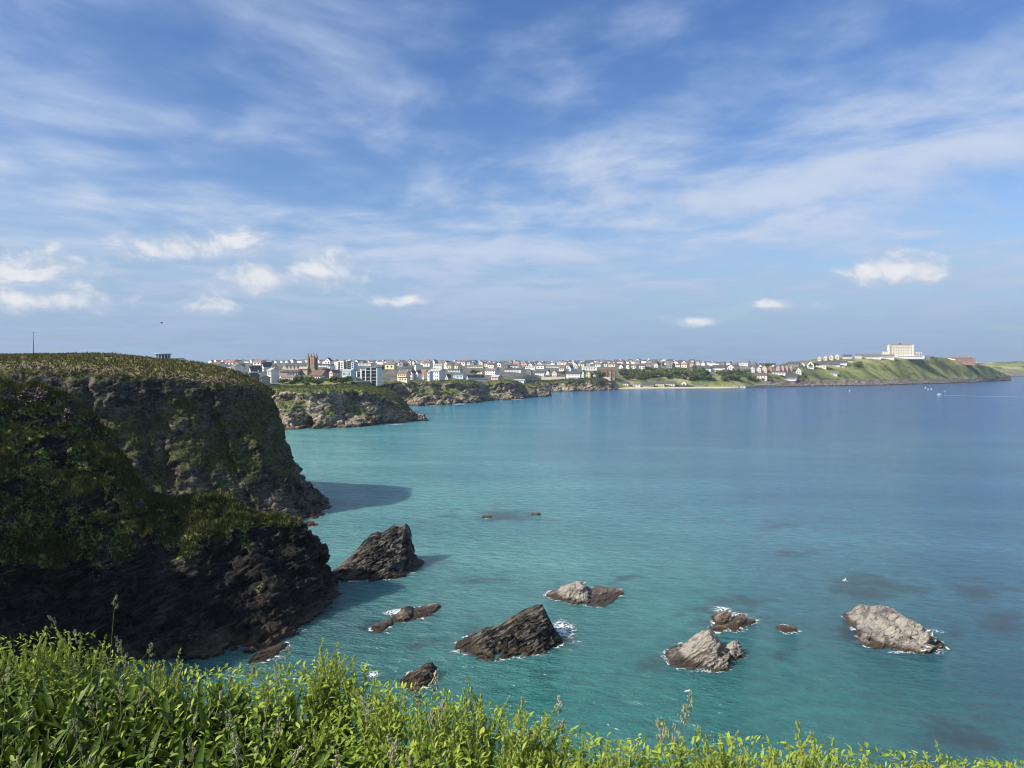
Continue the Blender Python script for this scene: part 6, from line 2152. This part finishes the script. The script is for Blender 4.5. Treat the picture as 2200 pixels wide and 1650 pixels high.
def plantain_proto(seed):
    g = random.Random(seed)
    kids = []
    for i in range(g.randint(11, 15)):
        a = i * 2.4 + g.uniform(-.3, .3)
        L = g.uniform(.14, .27)
        kids.append(('leaf', g.choice(PLANTAIN_LEAVES), Matrix.LocRotScale(Vector((math.cos(a) * .01, math.sin(a) * .01, .0)), (Matrix.Rotation(a, 3, 'Z') @ Matrix.Rotation(-g.uniform(.75, 1.35), 3, 'Y') @ Matrix.Rotation(g.uniform(-.5, .5), 3, 'X')).to_quaternion(), Vector((L, L, L))), None))
    b = MB()
    for i in range(1):
        a = g.uniform(0, 6.28)
        h = g.uniform(.22, .32)
        top = Vector((math.cos(a) * .06, math.sin(a) * .06, h))
        b.tube([(0, 0, 0), top * .5 + Vector((0, 0, .02)), top], [.0018, .0015, .0012], 4)
        s = Bag()
        for q in range(26):
            an = q * 2.4
            s.add(OCT_V * .0032 + np.array((math.cos(an) * .0035, math.sin(an) * .0035, q * .0009)), OCT_F, g.random())
        kids.append(('flower_head', s.mesh('flower_head', M_SEED, False), Matrix.Translation(top), None))
    kids.append(('stalk', b.mesh('stalk', M_STALK, True), Matrix.Identity(4), None))
    return kids


def grass_proto(seed):
    g = random.Random(seed)
    kids = []
    st_ = MB()
    bl = Bag()
    for i in range(g.randint(2, 3)):
        a, h = g.uniform(0, 6.28), g.uniform(.36, .52)
        top = Vector((math.cos(a) * h * .22, math.sin(a) * h * .22, h))
        st_.tube([(0, 0, 0), top * .5 + Vector((0, 0, .04)), top], [.0014, .0012, .0009], 4)
        s = Bag()
        for q in range(5):
            c = np.array((math.cos(q * 2.1) * .010 * (q < 3), math.sin(q * 2.1) * .010 * (q < 3), q * .011))
            for m in range(9):
                d = np.array((g.gauss(0, .0035), g.gauss(0, .0035), g.gauss(0, .0045)))
                s.add(OCT_V * np.array((.0022, .0022, .0048)) + c + d, OCT_F, g.random())
        kids.append(('seed_head', s.mesh('seed_head', M_SEED, False), Matrix.LocRotScale(top, Matrix.Rotation(a, 3, 'Z').to_quaternion() @ Matrix.Rotation(.35, 3, 'Y').to_quaternion(), Vector((1, 1, 1))), None))
    for i in range(16):
        L = g.uniform(.16, .36)
        V, F = leaf_arr(L, .0045, .4, g.uniform(.1, .8), 5, 'strap')
        bl.add(xf(V, (g.gauss(0, .01), g.gauss(0, .01), 0), g.uniform(0, 6.28), g.uniform(.9, 1.45)), F, g.random())
    kids.append(('stalk', st_.mesh('stalk', M_GRASS, True), Matrix.Identity(4), None))
    kids.append(('blades', bl.mesh('blades', M_PLANT), Matrix.Identity(4), 'stuff'))
    return kids


BEETS = [beet_proto(300 + k, .40) for k in range(9)]
PLANTAINS = [plantain_proto(400 + k) for k in range(5)]
GRASSES = [grass_proto(500 + k) for k in range(4)]


def skyline(px):
    return float(np.interp(px, [-300, 0, 90, 190, 240, 330, 450, 600, 700, 780, 850, 950, 1000, 1100, 1200, 1290, 1400, 1540, 1600, 1700, 1800, 1950, 2100, 2300],
                           [1362, 1356, 1338, 1350, 1398, 1415, 1425, 1422, 1395, 1408, 1462, 1475, 1492, 1512, 1538, 1580, 1598, 1568, 1584, 1602, 1598, 1618, 1634, 1648]))


def plant(kids, name, loc, rz, sc, tilt, label, cat, group):
    e = empty(name, loc, 0)
    e.rotation_euler = (tilt[0], tilt[1], rz)
    e.scale = (sc, sc, sc)
    for nm, me, mt, kd in kids:
        o = link(nm, me, e)
        o.matrix_local = mt
        if kd:
            o['kind'] = kd
    tag(e, label, cat, group)


def put_plant(px, D, kind, sc=None, over=0.0, label=None):
    x = (px - CX) / FOC * D
    z0 = GROUND_Z - 0.02
    zmax = EYE - (skyline(px) - over * .55 + 6 - HOR) / FOC * D
    room = zmax - z0
    near_edge = D > edge_d(px) - .35
    tilt = (prng.gauss(0, .13), prng.gauss(0, .13))
    if kind == 'beet':
        h = room * prng.uniform(.74, .97) if near_edge else min(room, .34) * prng.uniform(.75, 1.1)
        s = (sc or 1) * h / .50
        plant(prng.choice(BEETS), 'sea_beet_plant', (x, D, z0), prng.uniform(0, 6.28), s, tilt, label or 'leafy yellow-green sea beet plant with upright knobbly flower spikes on the cliff edge', 'plant', 'sea beet plants')
    elif kind == 'plantain':
        plant(prng.choice(PLANTAINS), 'plantain_plant', (x, D, z0 + .06), prng.uniform(0, 6.28), prng.uniform(.85, 1.3), tilt, label or 'rosette of long strap-shaped dark green leaves among the cliff-edge plants', 'plant', 'plantain rosettes')
    else:
        plant(prng.choice(GRASSES), 'grass_plant', (x, D, z0), prng.uniform(0, 6.28), min(1.15, max(.6, room / .46)) * prng.uniform(.85, 1.08), tilt, label or 'thin grass plant with pale tufted seed heads among the cliff-edge plants', 'grass', 'flowering grasses')


# along the edge
px = -160
while px < 2380:
    e = float(edge_d(px))
    put_plant(px, e - prng.uniform(0.0, .14), 'beet')
    px += prng.uniform(24, 46) * (1 if px < 1250 else .72)
# the rest of the bed, thinner on the near side
for k in range(250):
    px = prng.uniform(-150, 2350)
    e = float(edge_d(px))
    lo = 2.15
    D = lo + (e - .08 - lo) * prng.random() ** .8
    r_ = prng.random()
    left = px < 560 and D < 3.35
    if left:
        kind = 'plantain' if r_ < .66 else ('grass' if r_ < .76 else 'beet')
    elif px < 1250:
        kind = 'beet' if r_ < .84 else ('plantain' if r_ < .95 else 'grass')
    else:
        kind = 'beet' if r_ < .90 else ('plantain' if r_ < .98 else 'grass')
    put_plant(px, D, kind)
# the few that stand out against the sea and the dark cliff
for (px, dD, kind, over, lb) in [(150, .05, 'beet', 60, 'tall sea beet spike, leftmost pair against the dark cliff'), (70, .02, 'beet', 35, 'bushy sea beet clump at the far left edge'), (345, .15, 'beet', 62, 'single sea beet shoot standing alone against the dark cliff'),
                                     (225, .1, 'grass', 55, 'grass stalks with pale seed heads against the dark cliff, left of the lone shoot'), (255, .25, 'grass', 40, 'grass stalks with pale seed heads just left of the lone shoot'), (305, .2, 'grass', 45, 'thin grass with one pale head beside the lone shoot'),
                                     (595, .05, 'beet', 40, 'leaning sea beet spike before the foot of the headland'), (690, .05, 'beet', 42, 'tall sea beet against the water left of the dark pointed rock'), (770, .05, 'beet', 38, 'sea beet with several raised spikes left of the dark pointed rock'),
                                     (962, .05, 'beet', 72, 'tall sea beet spike just right of the dark pointed rock'), (1048, .05, 'beet', 66, 'tall slender sea beet spike below the dark wedge rock'), (1185, .05, 'beet', 62, 'tall sea beet spike against the green water, right of centre'),
                                     (1290, .05, 'beet', 40, 'arching sea beet sprig over the green water'), (1545, .05, 'beet', 30, 'pyramid-shaped sea beet clump below the pale peaked rock'), (1810, .05, 'beet', 30, 'arching sea beet clump below the broad rock'), (2090, .05, 'beet', 28, 'sea beet spikes at the bottom right')]:
    put_plant(px, float(edge_d(px)) - dD, kind, None, over, lb)

# low leaves that close the gaps
lowb = Bag()
lows = Bag()
LOWP = [leaf_arr(1.0, wd_, .3, cu, 3) for wd_, cu in ((.40, .2), (.55, .5), (.48, -.05), (.34, .35))] + [leaf_arr(2.4, .30, .4, cu, 3, 'strap') for cu in (.1, .35, .5)]
for k in range(33000):
    px = prng.uniform(-300, 2500)
    e = float(edge_d(px))
    D = 2.0 + (e + .10 - 2.0) * prng.random() ** .7
    top = min(EYE - (skyline(px) + (14 if px < 1250 else 4) - HOR) / FOC * D, GROUND_Z + .44)
    u_ = prng.random() ** .9
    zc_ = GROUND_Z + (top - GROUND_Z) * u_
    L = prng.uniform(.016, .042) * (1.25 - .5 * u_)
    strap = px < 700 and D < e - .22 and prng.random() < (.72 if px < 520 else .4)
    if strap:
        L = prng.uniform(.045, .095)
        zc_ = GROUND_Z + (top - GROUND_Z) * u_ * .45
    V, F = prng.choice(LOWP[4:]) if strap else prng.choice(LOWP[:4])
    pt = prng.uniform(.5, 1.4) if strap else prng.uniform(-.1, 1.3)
    (lows if strap else lowb).add(xf(V, ((px - CX) / FOC * D, D, zc_), prng.uniform(0, 6.28), pt, prng.uniform(-.6, .6), L), F, min(1, .38 * u_ ** 2 + prng.random() * .34) * (.9 if strap else 1))  # tint drops towards the ground, painting the shade inside the bed
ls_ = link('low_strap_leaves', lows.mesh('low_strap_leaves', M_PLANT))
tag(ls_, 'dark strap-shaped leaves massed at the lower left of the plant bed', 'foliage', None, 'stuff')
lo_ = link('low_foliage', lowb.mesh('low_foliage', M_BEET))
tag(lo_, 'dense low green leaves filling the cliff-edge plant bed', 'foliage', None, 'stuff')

# ------------------------------------------------------------------ thrift on the cliffs
def thrift(cx_, cy_, sx, sy, P, N, n, seed, size):
    """pink flower heads on the sheet P within a picture ellipse"""
    g = np.random.default_rng(seed)
    pxv = CX + FOC * P[:, 0] / P[:, 1]
    pyv = HOR - FOC * (P[:, 2] - EYE) / P[:, 1]
    m = np.where(((pxv - cx_) / sx) ** 2 + ((pyv - cy_) / sy) ** 2 < 1)[0]
    if len(m) == 0:
        return
    i = g.choice(m, n)
    for q in i:
        s = size * g.uniform(.6, 1.3)
        c = P[q] + N[q] * s * .6 + g.normal(0, size * .6, 3) + np.array((0, 0, .12))
        THR.add(OCT_V * np.array((s, s, s * .8)) + c, OCT_F, g.random())


THR = Bag()
for (a, b_, sx, sy, n, sz) in [(75, 846, 26, 12, 420, .10), (20, 852, 22, 10, 180, .10), (55, 862, 40, 10, 130, .09), (140, 872, 24, 18, 110, .08), (160, 900, 30, 26, 90, .08), (30, 885, 40, 20, 60, .08), (200, 1190, 40, 60, 50, .08), (120, 1140, 60, 50, 40, .08)]:
    thrift(a, b_, sx, sy, spur_p, spur_n, n, 60 + a, sz)
for (a, b_, sx, sy, n, sz) in [(60, 788, 60, 6, 220, .11), (180, 792, 70, 6, 200, .11), (235, 800, 30, 8, 90, .11), (370, 812, 40, 6, 130, .11), (440, 818, 60, 7, 190, .11), (520, 830, 30, 8, 60, .11)]:
    thrift(a, b_, sx, sy, main_p, main_n, n, 90 + a, sz)
th = link('thrift_flowers', THR.mesh('thrift_flowers', M_THRIFT, False))
tag(th, 'pale pink thrift flowers dotted along the cliff edges', 'flowers', None, 'stuff')

# ------------------------------------------------------------------ sea air
hzm = bpy.data.materials.new('sea_air')
hzm.use_nodes = True
t = NT(hzm.node_tree)
t.n.clear()
out = t.node('ShaderNodeOutputMaterial')
pv = t.node('ShaderNodeVolumePrincipled')
t.put(pv.inputs['Color'], (0.80, 0.90, 1.0))
t.put(pv.inputs['Density'], 0.00008)
t.put(pv.inputs['Anisotropy'], 0.3)
t.l.new(pv.outputs[0], out.inputs['Volume'])
b = MB()
b.box(-2500, 4200, -60, 4300, -8, 130)
hb = b.obj('haze', hzm)
hb['kind'] = 'stuff'

# grass and leaves standing on the cliffs, far beyond counting
if TUFTS_V:
    to = link('cliff_grass', new_mesh('cliff_grass', np.vstack(TUFTS_V), np.vstack(TUFTS_F), [M_TUFT], False, {'tint': np.concatenate(TUFTS_T)}))
    tag(to, 'short wild grass and leaves covering the cliffs', 'grass', None, 'stuff')
